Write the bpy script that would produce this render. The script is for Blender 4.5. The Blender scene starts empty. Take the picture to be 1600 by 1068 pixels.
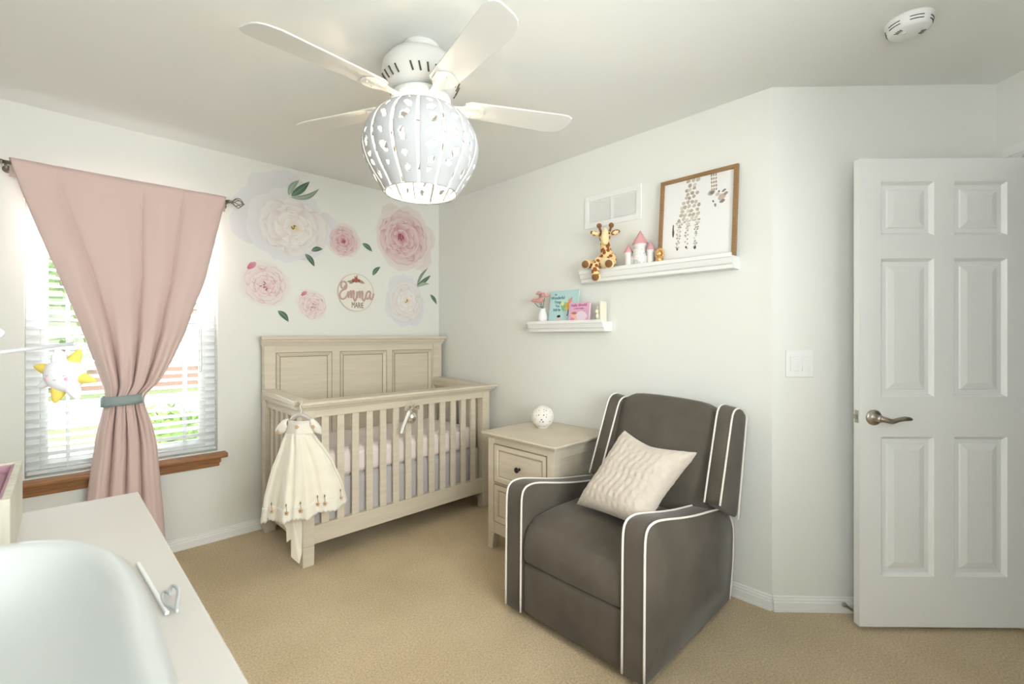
import bpy, bmesh, math, random
from mathutils import Vector, Matrix
PI = math.pi
sc = bpy.context.scene
COL = sc.collection
# ------------------------------------------------------------------ camera
YAW = math.radians(44.25)
S, C = math.sin(YAW), math.cos(YAW)
H = 1.2786
cd = bpy.data.cameras.new('camera'); cam = bpy.data.objects.new('camera', cd); COL.objects.link(cam)
cam.location = (0, 0, H); cam.rotation_euler = (PI/2, 0, -YAW)
cd.sensor_width = 36; cd.lens = 721/1600*36; cd.shift_y = -9/1600; cd.clip_start = 0.02
cd.dof.use_dof = True; cd.dof.focus_distance = 2.8; cd.dof.aperture_fstop = 5.0
sc.camera = cam
sc.cycles.transparent_max_bounces = 32
# ------------------------------------------------------------------ view and light
vs = sc.view_settings
sc.display_settings.display_device = 'sRGB'
vs.view_transform = 'Standard'; vs.look = 'None'; vs.gamma = 1; vs.use_curve_mapping = False
vs.exposure = 0.85
wd = bpy.data.worlds.new('world'); sc.world = wd; wd.use_nodes = True
wd.node_tree.nodes['Background'].inputs[0].default_value = (.94, .965, 1, 1)
wd.node_tree.nodes['Background'].inputs[1].default_value = 2.6

def lamp(name, kind, loc, rot, power, color=(1, 1, 1), size=None, **kw):
    d = bpy.data.lights.new(name, kind); o = bpy.data.objects.new(name, d); COL.objects.link(o)
    o.location = loc; o.rotation_euler = rot; d.energy = power; d.color = color
    if kind == 'AREA':
        d.shape = 'RECTANGLE'; d.size, d.size_y = size
    for k, v in kw.items(): setattr(d, k, v)
    return o
lamp('sun', 'SUN', (0, 8, 6), (math.radians(38), 0, math.radians(-70)), 5.0, (1, .97, .9), angle=.02)
# daylight at the front window, plus two added fill lamps (all outside, facing in)
lamp('daylight_front_window', 'AREA', (.28, 3.90, 1.90), (math.radians(-69), 0, 0), 96, (.97, .985, 1), (1.0, 1.5))
lamp('fill_lamp_rear', 'AREA', (.62, -.96, 1.50), (math.radians(90), 0, 0), 46, (1, .985, .94), (1.7, 1.5))  # unseen fill from behind the camera, added to brighten the room
lamp('fill_lamp_side', 'AREA', (-.58, -.27, 1.60), (0, math.radians(-90), 0), 11, (1, .985, .95), (1.1, .8))  # unseen fill from the left, added to brighten shelf wall and door

# ------------------------------------------------------------------ helpers
def W(r, t, z=0.0):                       # room point at r metres right of and t metres ahead of the camera
    return Vector((t*S + r*C, t*C - r*S, z))

def new(): return bmesh.new()

def box(bm, lo, hi, f=None):
    P = [(lo[0], lo[1], lo[2]), (hi[0], lo[1], lo[2]), (hi[0], hi[1], lo[2]), (lo[0], hi[1], lo[2]),
         (lo[0], lo[1], hi[2]), (hi[0], lo[1], hi[2]), (hi[0], hi[1], hi[2]), (lo[0], hi[1], hi[2])]
    return hexa(bm, [f(*p) if f else p for p in P])

def hexa(bm, P):
    v = [bm.verts.new(p) for p in P]
    for q in ((3, 2, 1, 0), (4, 5, 6, 7), (0, 1, 5, 4), (1, 2, 6, 5), (2, 3, 7, 6), (3, 0, 4, 7)):
        bm.faces.new([v[i] for i in q])
    return bm

def rbox(bm, lo, hi, r, n=6, bulge=(0, 0, 0), f=None):
    """rounded, optionally puffed box"""
    lo, hi = Vector(lo), Vector(hi); c = (lo+hi)/2; h = (hi-lo)/2
    r = min(r, h.x*.999, h.y*.999, h.z*.999); core = Vector((h.x-r, h.y-r, h.z-r))
    tmp = bmesh.new(); bmesh.ops.create_cube(tmp, size=2)
    bmesh.ops.subdivide_edges(tmp, edges=tmp.edges[:], cuts=n, use_grid_fill=True)
    mp = {}
    for v in tmp.verts:
        a = v.co
        p = Vector()
        for i in range(3):
            q = a[i]
            # crowd the samples towards the rounded borders
            p[i] = math.copysign(abs(q)**.6, q)*h[i] if n > 3 else q*h[i]
        k = Vector([max(-core[i], min(core[i], p[i])) for i in range(3)])
        d = p-k
        if d.length > 1e-9: p = k+d.normalized()*r
        u = [p[i]/h[i] for i in range(3)]
        for i in range(3):
            j, l = (i+1) % 3, (i+2) % 3
            p[i] += math.copysign(1, u[i])*abs(u[i])*bulge[i]*(1-u[j]**2)*(1-u[l]**2)
        p = p+c
        if f: p = Vector(f(p))
        mp[v.index] = bm.verts.new(p)
    for fc in tmp.faces: bm.faces.new([mp[v.index] for v in fc.verts])
    tmp.free(); return bm

def prism(bm, pts, f0, f1):
    """closed outline pts -> two caps through maps f0, f1"""
    a = [bm.verts.new(f0(*p)) for p in pts]; b = [bm.verts.new(f1(*p)) for p in pts]
    n = len(pts)
    for i in range(n): bm.faces.new((a[i], a[(i+1) % n], b[(i+1) % n], b[i]))
    bm.faces.new(a[::-1]); bm.faces.new(b); return bm

def cr(pts, n=8, closed=False):
    """Catmull-Rom through points"""
    P = [Vector(p) for p in pts]; out = []; m = len(P)
    rng = range(m if closed else m-1)
    for i in rng:
        if closed: p0, p1, p2, p3 = P[i-1], P[i], P[(i+1) % m], P[(i+2) % m]
        else: p0, p1, p2, p3 = P[max(i-1, 0)], P[i], P[i+1], P[min(i+2, m-1)]
        for k in range(n):
            t = k/n
            out.append(.5*((2*p1)+(p2-p0)*t+(2*p0-5*p1+4*p2-p3)*t*t+(3*p1-p0-3*p2+p3)*t**3))
    if not closed: out.append(P[-1])
    return out

def tube(bm, pts, r, seg=8, closed=False, flat=1.0, up=None):
    P = [Vector(p) for p in pts]; n = len(P); rings = []
    rad = r if callable(r) else (lambda u: r)
    nrm = None
    for i in range(n):
        if closed: t = (P[(i+1) % n]-P[i-1])
        else: t = P[min(i+1, n-1)]-P[max(i-1, 0)]
        if t.length < 1e-9: t = Vector((0, 0, 1))
        t.normalize()
        if nrm is None:
            a = Vector(up) if up else (Vector((0, 0, 1)) if abs(t.z) < .9 else Vector((1, 0, 0)))
            nrm = (a-t*a.dot(t)).normalized()
        else:
            nrm = nrm-t*nrm.dot(t)
            nrm = nrm.normalized() if nrm.length > 1e-6 else t.orthogonal().normalized()
        b = t.cross(nrm); rr = rad(i/max(1, n-1))
        rings.append([bm.verts.new(P[i]+nrm*math.cos(2*PI*k/seg)*rr+b*math.sin(2*PI*k/seg)*rr*flat) for k in range(seg)])
    for i in range(n if closed else n-1):
        A, B = rings[i], rings[(i+1) % n]
        for k in range(seg): bm.faces.new((A[k], A[(k+1) % seg], B[(k+1) % seg], B[k]))
    if not closed: bm.faces.new(rings[0][::-1]); bm.faces.new(rings[-1])
    return bm

def lathe(bm, prof, c, seg=24, ax=None, cap=True, sx=1, sy=1):
    """prof: list of (radius, height); ax: (xdir, ydir, zdir) frame"""
    X, Y, Z = [Vector(a) for a in (ax or ((1, 0, 0), (0, 1, 0), (0, 0, 1)))]; c = Vector(c)
    rings = []
    for r, h in prof:
        rings.append([bm.verts.new(c+X*(r*sx*math.cos(2*PI*k/seg))+Y*(r*sy*math.sin(2*PI*k/seg))+Z*h) for k in range(seg)])
    for A, B in zip(rings, rings[1:]):
        for k in range(seg): bm.faces.new((A[k], A[(k+1) % seg], B[(k+1) % seg], B[k]))
    if cap:
        if prof[0][0] > 1e-6: bm.faces.new(rings[0][::-1])
        if prof[-1][0] > 1e-6: bm.faces.new(rings[-1])
    bmesh.ops.remove_doubles(bm, verts=[v for R in (rings[0], rings[-1]) for v in R], dist=1e-6)
    return bm

def ball(bm, c, r, seg=16, sq=(1, 1, 1), rot=None):
    tmp = bmesh.new(); bmesh.ops.create_uvsphere(tmp, u_segments=seg, v_segments=max(6, seg//2+2), radius=1)
    R = rot.to_3x3() if rot else Matrix.Identity(3)
    mp = {}
    for v in tmp.verts:
        mp[v.index] = bm.verts.new(Vector(c)+R @ Vector((v.co.x*r*sq[0], v.co.y*r*sq[1], v.co.z*r*sq[2])))
    for f in tmp.faces: bm.faces.new([mp[v.index] for v in f.verts])
    tmp.free(); return bm

def grid(bm, f, nu, nv, closeu=False):
    V = [[bm.verts.new(f(i/nu, j/nv)) for j in range(nv+1)] for i in range(nu+(0 if closeu else 1))]
    m = len(V)
    for i in range(nu):
        for j in range(nv): bm.faces.new((V[i][j], V[(i+1) % m][j], V[(i+1) % m][j+1], V[i][j+1]))
    return bm

def rings(bm, x0, x1, z0, z1, steps, f, cham=0):
    """nested rectangles: steps = [(inset, depth), ...]; f(x, depth, z) -> point. Moulded, raised or sunk panel."""
    prev = None
    for ins, dep in steps:
        cur = [bm.verts.new(f(x, dep, z)) for x, z in ((x0+ins, z0+ins), (x1-ins, z0+ins), (x1-ins, z1-ins), (x0+ins, z1-ins))]
        if prev:
            for i in range(4): bm.faces.new((prev[i], prev[(i+1) % 4], cur[(i+1) % 4], cur[i]))
        prev = cur
    bm.faces.new(prev); return bm

def finish(bm, org):
    bmesh.ops.recalc_face_normals(bm, faces=bm.faces[:])
    bmesh.ops.translate(bm, verts=bm.verts[:], vec=-Vector(org))

def world_org(p):
    o = Vector((0, 0, 0))
    while p is not None: o += p.location; p = p.parent
    return o

def obj(name, bm, mt, parent=None, bevel=0, smooth=False, seg=2, sub=0, thick=0, org=None, recalc=True, toff=0, ang=35):
    """link bm (built in room coordinates) as ONE mesh object"""
    if parent is not None: o_ = world_org(parent)
    elif org is not None: o_ = Vector(org)
    else:
        xs = [v.co for v in bm.verts]
        o_ = Vector(((min(v.x for v in xs)+max(v.x for v in xs))/2, (min(v.y for v in xs)+max(v.y for v in xs))/2, min(v.z for v in xs)))
    if recalc: bmesh.ops.recalc_face_normals(bm, faces=bm.faces[:])
    bmesh.ops.translate(bm, verts=bm.verts[:], vec=-o_)
    me = bpy.data.meshes.new(name); bm.to_mesh(me); bm.free()
    for m in (mt if isinstance(mt, (list, tuple)) else [mt]): me.materials.append(m)
    ob = bpy.data.objects.new(name, me); COL.objects.link(ob)
    if parent is not None: ob.parent = parent
    else: ob.location = o_
    if smooth:
        for p in me.polygons: p.use_smooth = True
    if thick:
        md = ob.modifiers.new('thickness', 'SOLIDIFY'); md.thickness = thick; md.offset = toff
    if bevel:
        md = ob.modifiers.new('bevel', 'BEVEL'); md.width = bevel; md.segments = seg; md.limit_method = 'ANGLE'; md.angle_limit = math.radians(ang)
        md.harden_normals = False
    if sub:
        md = ob.modifiers.new('smooth', 'SUBSURF'); md.levels = sub; md.render_levels = sub
    return ob

def tag(o, label, cat, group=None, kind=None):
    o['label'] = label; o['category'] = cat
    if group: o['group'] = group
    if kind: o['kind'] = kind
    return o

def thing(name, label, cat, loc, group=None, kind=None):
    o = bpy.data.objects.new(name, None); COL.objects.link(o); o.location = loc; o.empty_display_size = .05
    return tag(o, label, cat, group, kind)

def struct(name, bm, m, parent=None, **k):
    o = obj(name, bm, m, parent, org=None if parent else (0, 0, 0), **k)
    if parent is None: o['kind'] = 'structure'
    return o

def text_obj(name, s, size, mt, M, parent, extrude=.0006, sx=1.0, align='CENTER', track=1.0, bold=0):
    cu = bpy.data.curves.new(name, 'FONT'); cu.body = s; cu.size = size; cu.extrude = extrude
    cu.align_x = align; cu.align_y = 'CENTER'; cu.space_character = track; cu.offset = bold
    to = bpy.data.objects.new(name+'_src', cu); COL.objects.link(to)
    bpy.context.view_layer.update()
    me = bpy.data.meshes.new_from_object(to.evaluated_get(bpy.context.evaluated_depsgraph_get()))
    bpy.data.objects.remove(to)
    me.transform(M @ Matrix.Diagonal((sx, 1, 1, 1)))
    me.transform(Matrix.Translation(-world_org(parent)))
    me.materials.clear(); me.materials.append(mt)
    ob = bpy.data.objects.new(name, me); COL.objects.link(ob); ob.parent = parent
    return ob

# ------------------------------------------------------------------ materials
MATS = {}
def mat(name, color, rough=.6, metal=0, emis=None, estr=0, bump=0, bscale=60, var=0, vscale=8, stretch=None, var_col=None, spec=.4, sheen=0, trans=0, bdist=.002, detail=4):
    if name in MATS: return MATS[name]
    m = bpy.data.materials.new(name); m.use_nodes = True; nt = m.node_tree; N = nt.nodes; L = nt.links
    b = N['Principled BSDF']; b.inputs['Base Color'].default_value = (*color, 1)
    b.inputs['Roughness'].default_value = rough; b.inputs['Metallic'].default_value = metal
    b.inputs['Specular IOR Level'].default_value = spec
    if sheen: b.inputs['Sheen Weight'].default_value = sheen; b.inputs['Sheen Roughness'].default_value = .4
    if emis: b.inputs['Emission Color'].default_value = (*emis, 1); b.inputs['Emission Strength'].default_value = estr
    if trans: b.inputs['Transmission Weight'].default_value = trans
    if bump or var:
        tc = N.new('ShaderNodeTexCoord'); mp = N.new('ShaderNodeMapping'); L.new(tc.outputs['Object'], mp.inputs[0])
        if stretch: mp.inputs['Scale'].default_value = stretch
    if var:
        n = N.new('ShaderNodeTexNoise'); n.inputs['Scale'].default_value = vscale; n.inputs['Detail'].default_value = detail
        L.new(mp.outputs[0], n.inputs['Vector'])
        r = N.new('ShaderNodeMapRange'); r.inputs[1].default_value = .3; r.inputs[2].default_value = .7
        L.new(n.outputs['Fac'], r.inputs[0])
        mx = N.new('ShaderNodeMix'); mx.data_type = 'RGBA'
        c2 = var_col or tuple(max(0, x*(1-var)) for x in color)
        mx.inputs[6].default_value = (*color, 1); mx.inputs[7].default_value = (*c2, 1)
        L.new(r.outputs[0], mx.inputs[0]); L.new(mx.outputs[2], b.inputs['Base Color'])
    if bump:
        n2 = N.new('ShaderNodeTexNoise'); n2.inputs['Scale'].default_value = bscale; n2.inputs['Detail'].default_value = 3
        L.new(mp.outputs[0], n2.inputs['Vector'])
        bp = N.new('ShaderNodeBump'); bp.inputs['Strength'].default_value = bump; bp.inputs['Distance'].default_value = bdist
        L.new(n2.outputs['Fac'], bp.inputs['Height']); L.new(bp.outputs[0], b.inputs['Normal'])
    MATS[name] = m; return m

M_wall = mat('wall_paint', (.82, .825, .785), .85, bump=.15, bscale=180, bdist=.0006)
M_ceil = mat('ceiling_paint', (.85, .855, .83), .9, bump=.2, bscale=140, bdist=.0008)
M_trim = mat('white_trim_paint', (.86, .86, .84), .4)
M_door = mat('white_door_paint', (.87, .875, .86), .38, bump=.05, bscale=90)
M_cream = mat('antique_cream_wood', (.72, .645, .52), .5, var=.10, vscale=5, stretch=(1, 1, 9), bump=.08, bscale=60, bdist=.0006)
M_creamh = mat('antique_cream_wood_long', (.72, .645, .52), .5, var=.10, vscale=5, stretch=(.6, 9, 9), bump=.08, bscale=60, bdist=.0006)
M_glaze = mat('brown_glaze', (.27, .20, .13), .7)
M_oak = mat('stained_oak', (.42, .19, .075), .35, var=.45, vscale=9, stretch=(1, 14, 14), detail=6)
M_vinyl = mat('white_vinyl', (.88, .89, .88), .4)
def translucent(m, k, col):
    nt = m.node_tree; N = nt.nodes; L = nt.links; t = N.new('ShaderNodeBsdfTranslucent'); t.inputs[0].default_value = (*col, 1)
    mx = N.new('ShaderNodeMixShader'); mx.inputs[0].default_value = k; L.new(N['Principled BSDF'].outputs[0], mx.inputs[1]); L.new(t.outputs[0], mx.inputs[2]); L.new(mx.outputs[0], N['Material Output'].inputs[0]); return m
M_blind = translucent(mat('white_blind_slat', (.94, .955, .955), .45), .52, (.95, .97, .97))
M_grey = mat('grey_microsuede', (.125, .105, .083), .85, sheen=.2, var=.30, vscale=6, detail=5, bump=.2, bscale=300, bdist=.0006)
M_pipe = mat('white_piping', (.86, .83, .76), .8)
M_black = mat('black_plastic', (.012, .012, .012), .6)
M_pillow = mat('cream_plush', (.60, .53, .455), .95, sheen=.4, bump=.7, bscale=38, bdist=.006, var=.1, vscale=30)
M_white = mat('white_gloss', (.86, .86, .85), .35)
M_fan = mat('white_enamel', (.76, .76, .735), .35)
M_shade = mat('white_shade', (.56, .575, .60), .9, spec=.1)
M_steel = mat('brushed_nickel', (.50, .45, .39), .32, metal=1)
M_bronze = mat('dark_bronze', (.05, .038, .03), .35, metal=.8)
M_dark = mat('dark_slot', (.03, .028, .025), .8)
M_sheet = mat('pink_sheet', (.86, .77, .745), .9, bump=.1, bscale=25)
M_skirt = mat('grey_linen', (.52, .50, .50), .9, bump=.2, bscale=200)
M_curt = mat('blush_curtain', (.73, .56, .525), .85, sheen=.15, bump=.08, bscale=350, bdist=.0006)
M_tie = mat('sage_satin', (.30, .37, .37), .5)
M_leaf_print = None
M_plush = None

def carpet():
    m = mat('carpet', (.53, .435, .30), 1, spec=.05)
    nt = m.node_tree; N = nt.nodes; L = nt.links; b = N['Principled BSDF']
    tc = N.new('ShaderNodeTexCoord')
    a = N.new('ShaderNodeTexNoise'); a.inputs['Scale'].default_value = 2.6; a.inputs['Detail'].default_value = 3
    f = N.new('ShaderNodeTexNoise'); f.inputs['Scale'].default_value = 130; f.inputs['Detail'].default_value = 6; f.inputs['Roughness'].default_value = .7
    for n in (a, f): L.new(tc.outputs['Object'], n.inputs['Vector'])
    r1 = N.new('ShaderNodeValToRGB'); r1.color_ramp.elements[0].position = .35; r1.color_ramp.elements[1].position = .65
    r1.color_ramp.elements[0].color = (.74, .60, .40, 1); r1.color_ramp.elements[1].color = (.83, .68, .47, 1)
    L.new(a.outputs['Fac'], r1.inputs[0])
    r2 = N.new('ShaderNodeValToRGB'); r2.color_ramp.elements[0].position = .3; r2.color_ramp.elements[1].position = .68
    r2.color_ramp.elements[0].color = (.62, .60, .57, 1); r2.color_ramp.elements[1].color = (1.1, 1.1, 1.1, 1)
    L.new(f.outputs['Fac'], r2.inputs[0])
    mx = N.new('ShaderNodeMix'); mx.data_type = 'RGBA'; mx.blend_type = 'MULTIPLY'; mx.inputs[0].default_value = 1
    L.new(r1.outputs[0], mx.inputs[6]); L.new(r2.outputs[0], mx.inputs[7]); L.new(mx.outputs[2], b.inputs['Base Color'])
    bp = N.new('ShaderNodeBump'); bp.inputs['Strength'].default_value = .9; bp.inputs['Distance'].default_value = .008
    L.new(f.outputs['Fac'], bp.inputs['Height']); L.new(bp.outputs[0], b.inputs['Normal'])
    return m
M_carpet = carpet()

def print_mat(name):
    """printed picture: colour and opacity from the mesh's colour attribute"""
    m = bpy.data.materials.new(name); m.use_nodes = True; nt = m.node_tree; N = nt.nodes; L = nt.links
    b = N['Principled BSDF']; b.inputs['Roughness'].default_value = .75; b.inputs['Specular IOR Level'].default_value = .2
    a = N.new('ShaderNodeVertexColor'); a.layer_name = 'Col'
    L.new(a.outputs['Color'], b.inputs['Base Color']); L.new(a.outputs['Alpha'], b.inputs['Alpha'])
    return m
M_print = print_mat('printed_colour')

def glass():
    m = bpy.data.materials.new('window_glass'); m.use_nodes = True; nt = m.node_tree; N = nt.nodes; L = nt.links
    N.remove(N['Principled BSDF'])
    t = N.new('ShaderNodeBsdfTransparent'); t.inputs[0].default_value = (.95, .97, .97, 1)
    g = N.new('ShaderNodeBsdfGlossy'); g.inputs['Roughness'].default_value = .02
    fr = N.new('ShaderNodeFresnel'); fr.inputs[0].default_value = 1.45
    mx = N.new('ShaderNodeMixShader'); L.new(fr.outputs[0], mx.inputs[0]); L.new(t.outputs[0], mx.inputs[1]); L.new(g.outputs[0], mx.inputs[2])
    L.new(mx.outputs[0], N['Material Output'].inputs[0]); return m
M_glass = glass()

def plush_mat():
    m = mat('giraffe_plush', (.88, .60, .28), .95, sheen=.3)
    nt = m.node_tree; N = nt.nodes; L = nt.links; b = N['Principled BSDF']
    tc = N.new('ShaderNodeTexCoord'); v = N.new('ShaderNodeTexVoronoi'); v.inputs['Scale'].default_value = 42; v.feature = 'F1'
    L.new(tc.outputs['Object'], v.inputs['Vector'])
    r = N.new('ShaderNodeValToRGB'); r.color_ramp.interpolation = 'CONSTANT'
    r.color_ramp.elements[0].color = (.26, .09, .03, 1); r.color_ramp.elements[1].position = .47; r.color_ramp.elements[1].color = (.90, .62, .30, 1)
    L.new(v.outputs['Distance'], r.inputs[0]); L.new(r.outputs[0], b.inputs['Base Color']); return m
M_plush = plush_mat()
M_plushl = mat('giraffe_cream_plush', (.86, .74, .44), .95, sheen=.3)
M_plushb = mat('giraffe_brown_plush', (.24, .11, .04), .95, sheen=.3)

# ------------------------------------------------------------------ room shell
XW, YW, CEIL = 2.375, 3.364, 2.44
A1 = W(1.2144, 2.154); A2 = W(2.231, 2.126); A3 = W(2.231, 1.057)
WX0, WX1, WZ0, WZ1 = -.137, .698, .56, 2.06          # window opening
bm = new(); box(bm, (-.7, -2.2, -.1), (4.1, 3.5, 0)); struct('floor', bm, M_carpet)
bm = new(); box(bm, (-.7, -2.2, CEIL), (4.1, 3.5, CEIL+.1)); struct('ceiling', bm, M_ceil)
bm = new()
for lo, hi in (((-.56, YW, 0), (WX0, YW+.14, CEIL)), ((WX1, YW, 0), (XW+.12, YW+.14, CEIL)),
               ((WX0, YW, 0), (WX1, YW+.14, WZ0)), ((WX0, YW, WZ1), (WX1, YW+.14, CEIL))): box(bm, lo, hi)
struct('wall_window', bm, M_wall)
LY0, LY1, LZ0, LZ1 = -.70, .16, 1.02, 2.18
bm = new()
for lo, hi in (((-.56, -.94, 0), (-.42, LY0, CEIL)), ((-.56, LY1, 0), (-.42, YW, CEIL)), ((-.56, LY0, 0), (-.42, LY1, LZ0)), ((-.56, LY0, LZ1), (-.42, LY1, CEIL))): box(bm, lo, hi)
struct('wall_left', bm, M_wall)
bm = new()
for lo, hi in (((-.52, LY0, LZ0), (-.47, LY0+.04, LZ1)), ((-.52, LY1-.04, LZ0), (-.47, LY1, LZ1)), ((-.52, LY0+.04, LZ0), (-.47, LY1-.04, LZ0+.04)), ((-.52, LY0+.04, LZ1-.04), (-.47, LY1-.04, LZ1))): box(bm, lo, hi)
w3 = struct('added_window_side', bm, M_vinyl, bevel=.003)  # made-up side window out of view, lets the side fill lamp in
bm = new(); box(bm, (-.497, LY0+.035, LZ0+.035), (-.493, LY1-.035, LZ1-.035)); obj('pane', bm, M_glass, w3)
bm = new(); prism(bm, [(XW, YW), (XW+.12, YW), (XW+.12, .745), (A1.x, A1.y)], lambda x, y: (x, y, 0), lambda x, y: (x, y, CEIL))
struct('wall_shelf', bm, M_wall)
def rt(r, t): return W(r, t).xy
n1 = (A2-A1).normalized(); o1 = Vector((-n1.y, n1.x, 0))*.12
if o1.dot(W(0, 1)) < 0: o1 = -o1
bm = new(); prism(bm, [A1.xy, A2.xy, (A2+o1+W(.12, 0)).xy, (A1+o1).xy], lambda x, y: (x, y, 0), lambda x, y: (x, y, CEIL)); struct('wall_angled', bm, M_wall)
bm = new()
for a, b_, z0, z1 in ((2.126, 2.015, 0, CEIL), (1.225, 1.0, 0, CEIL), (2.015, 1.225, 2.065, CEIL)):
    hexa(bm, [W(2.231, b_, z0), W(2.351, b_, z0), W(2.351, a, z0), W(2.231, a, z0), W(2.231, b_, z1), W(2.351, b_, z1), W(2.351, a, z1), W(2.231, a, z1)])
struct('wall_entry', bm, M_wall)
RX0, RX1, RZ0, RZ1 = -.2, 1.5, .85, 2.15
bm = new()
for lo, hi in (((-.56, -.94, 0), (RX0, -.80, CEIL)), ((RX1, -.94, 0), (2.42, -.80, CEIL)), ((RX0, -.94, 0), (RX1, -.80, RZ0)), ((RX0, -.94, RZ1), (RX1, -.80, CEIL))): box(bm, lo, hi)
struct('wall_rear', bm, M_wall)
bm = new()
for lo, hi in (((3.9, -2.1, 0), (4.0, 1.1, CEIL)), ((2.42, -2.1, 0), (3.9, -2.0, CEIL)), ((2.495, 1.0, 0), (3.9, 1.1, CEIL)), ((2.30, -2.1, 0), (2.42, -.94, CEIL))): box(bm, lo, hi)
struct('wall_hall', bm, M_wall)

# baseboards: moulded profile (out from wall, height)
BP = [(0, 0), (.014, 0), (.014, .012), (.012, .014), (.012, .042), (.009, .046), (.009, .054), (.005, .060), (.005, .066), (0, .070)]
def baseboard(name, a, b, nrm, m0=0, m1=0):
    a, b, nrm = Vector(a), Vector(b), Vector(nrm).normalized(); d = (b-a).normalized(); bm = new()
    prism(bm, BP, lambda o, z: a+nrm*o+d*o*m0+Vector((0, 0, z)), lambda o, z: b+nrm*o-d*o*m1+Vector((0, 0, z)))
    return struct(name, bm, M_trim)
baseboard('baseboard_window', (-.42, YW, 0), (XW, YW, 0), (0, -1, 0))
baseboard('baseboard_shelf', (XW, YW, 0), (A1.x, A1.y, 0), (-1, 0, 0), 0, .2)
nn = Vector((n1.y, -n1.x, 0)); nn = nn if nn.dot(W(0, 1)) < 0 else -nn
baseboard('baseboard_angled', A1, A2, nn, .2, 0)
baseboard('baseboard_left', (-.42, -.8, 0), (-.42, YW, 0), (1, 0, 0))

# made-up rear window behind the photographer, an opening for the fill lamp
bm = new()
for lo, hi in (((RX0, -.90, RZ0), (RX0+.05, -.84, RZ1)), ((RX1-.05, -.90, RZ0), (RX1, -.84, RZ1)), ((RX0, -.90, RZ0), (RX1, -.84, RZ0+.05)), ((RX0, -.90, RZ1-.05), (RX1, -.84, RZ1)), ((.73, -.89, RZ0), (.77, -.85, RZ1))): box(bm, lo, hi)
w2 = struct('added_window_rear', bm, M_vinyl, bevel=.003)
bm = new(); box(bm, (RX0+.04, -.872, RZ0+.04), (RX1-.04, -.868, RZ1-.04)); obj('pane', bm, M_glass, w2)

# front window: vinyl frame, two sashes with prairie bars, panes, blind
w1 = thing('window_1', 'white double-hung window behind the pink curtain', 'window', (0, 0, 0)); del w1['label']; del w1['category']; w1['kind'] = 'structure'
YF = 3.43
GX0, GX1 = -.054, .613
bm = new()
for lo, hi in (((WX0, YF, WZ0), (GX0-.03, YF+.08, WZ1)), ((GX1+.03, YF, WZ0), (WX1, YF+.08, WZ1)), ((GX0-.03, YF, WZ0), (GX1+.03, YF+.08, WZ0+.035)), ((GX0-.03, YF, WZ1-.05), (GX1+.03, YF+.08, WZ1))): box(bm, lo, hi)
obj('window_frame', bm, M_vinyl, w1, bevel=.003)
for nm, z0, z1, y0 in (('sash', .595, 1.33, YF+.005), ('sash', 1.29, 2.01, YF+.035)):
    bm = new(); y1 = y0+.028
    for lo, hi in (((GX0-.03, y0, z0), (GX0, y1, z1)), ((GX1, y0, z0), (GX1+.03, y1, z1)), ((GX0, y0, z0), (GX1, y1, z0+.04)), ((GX0, y0, z1-.04), (GX1, y1, z1))): box(bm, lo, hi)
    sash = obj(nm, bm, M_vinyl, w1, bevel=.003)
    bm = new(); ym = (y0+y1)/2
    for x in (GX0+.075, GX1-.075): box(bm, (x-.008, ym-.004, z0+.04), (x+.008, ym+.004, z1-.04))
    zz = z1-.04-.075 if z0 > 1 else z0+.04+.075
    for z in (z0+.115, z1-.115): box(bm, (GX0, ym-.0035, z-.008), (GX1, ym+.0035, z+.008))
    obj('muntin', bm, M_vinyl, sash)
    bm = new(); box(bm, (GX0-.005, ym+.005, z0+.035), (GX1+.005, ym+.008, z1-.035)); obj('pane', bm, M_glass, sash)
# oak sill with apron
bm = new()
prism(bm, [(3.43, .525), (3.302, .525), (3.295, .532), (3.295, .548), (3.302, .555), (3.43, .555)], lambda y, z: (-.185, y, z), lambda y, z: (.74, y, z))
box(bm, (WX0-.035, YW-.022, .49), (WX1+.015, YW, .525)); box(bm, (WX0-.03, YW-.014, .468), (WX1+.008, YW, .49))
struct('trim_1', bm, M_oak, bevel=.004)
# blind
bl = thing('window_blind', 'white slatted blind lowered over the window behind the pink curtain', 'blind', (.28, 3.40, .57))
bm = new(); box(bm, (WX0+.004, 3.372, 1.99), (WX1-.004, 3.425, WZ1-.002)); obj('headrail', bm, M_blind, bl, bevel=.003)
bm = new(); box(bm, (WX0+.006, 3.378, .572), (WX1-.006, 3.422, .590)); obj('bottom_rail', bm, M_blind, bl, bevel=.003)
bm = new(); z = .625
while z < 1.97:
    a = math.radians(14)
    dy, dz = .024*math.cos(a), .024*math.sin(a)
    for sgn in (1,):
        hexa(bm, [(WX0+.006, 3.40-dy, z-dz-.0014), (WX1-.006, 3.40-dy, z-dz-.0014), (WX1-.006, 3.40+dy, z+dz-.0014), (WX0+.006, 3.40+dy, z+dz-.0014),
                  (WX0+.006, 3.40-dy, z-dz+.0014), (WX1-.006, 3.40-dy, z-dz+.0014), (WX1-.006, 3.40+dy, z+dz+.0014), (WX0+.006, 3.40+dy, z+dz+.0014)])
    z += .0435
obj('slats', bm, M_blind, bl)
bm = new()
for x in (.02, .28, .54):
    for y in (3.3755, 3.4245): box(bm, (x-.0015, y-.0006, .585), (x+.0015, y+.0006, 1.99))
obj('ladder_cord', bm, M_blind, bl)
bm = new(); tube(bm, cr([(.60, 3.368, 1.99), (.603, 3.368, 1.5), (.602, 3.368, 1.12), (.608, 3.368, 1.06), (.614, 3.368, 1.12), (.609, 3.368, 1.5), (.606, 3.368, 1.99)], 6), .0016, 6)
obj('pull_cord', bm, mat('grey_cord', (.45, .45, .45), .8), bl, smooth=True)

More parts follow.
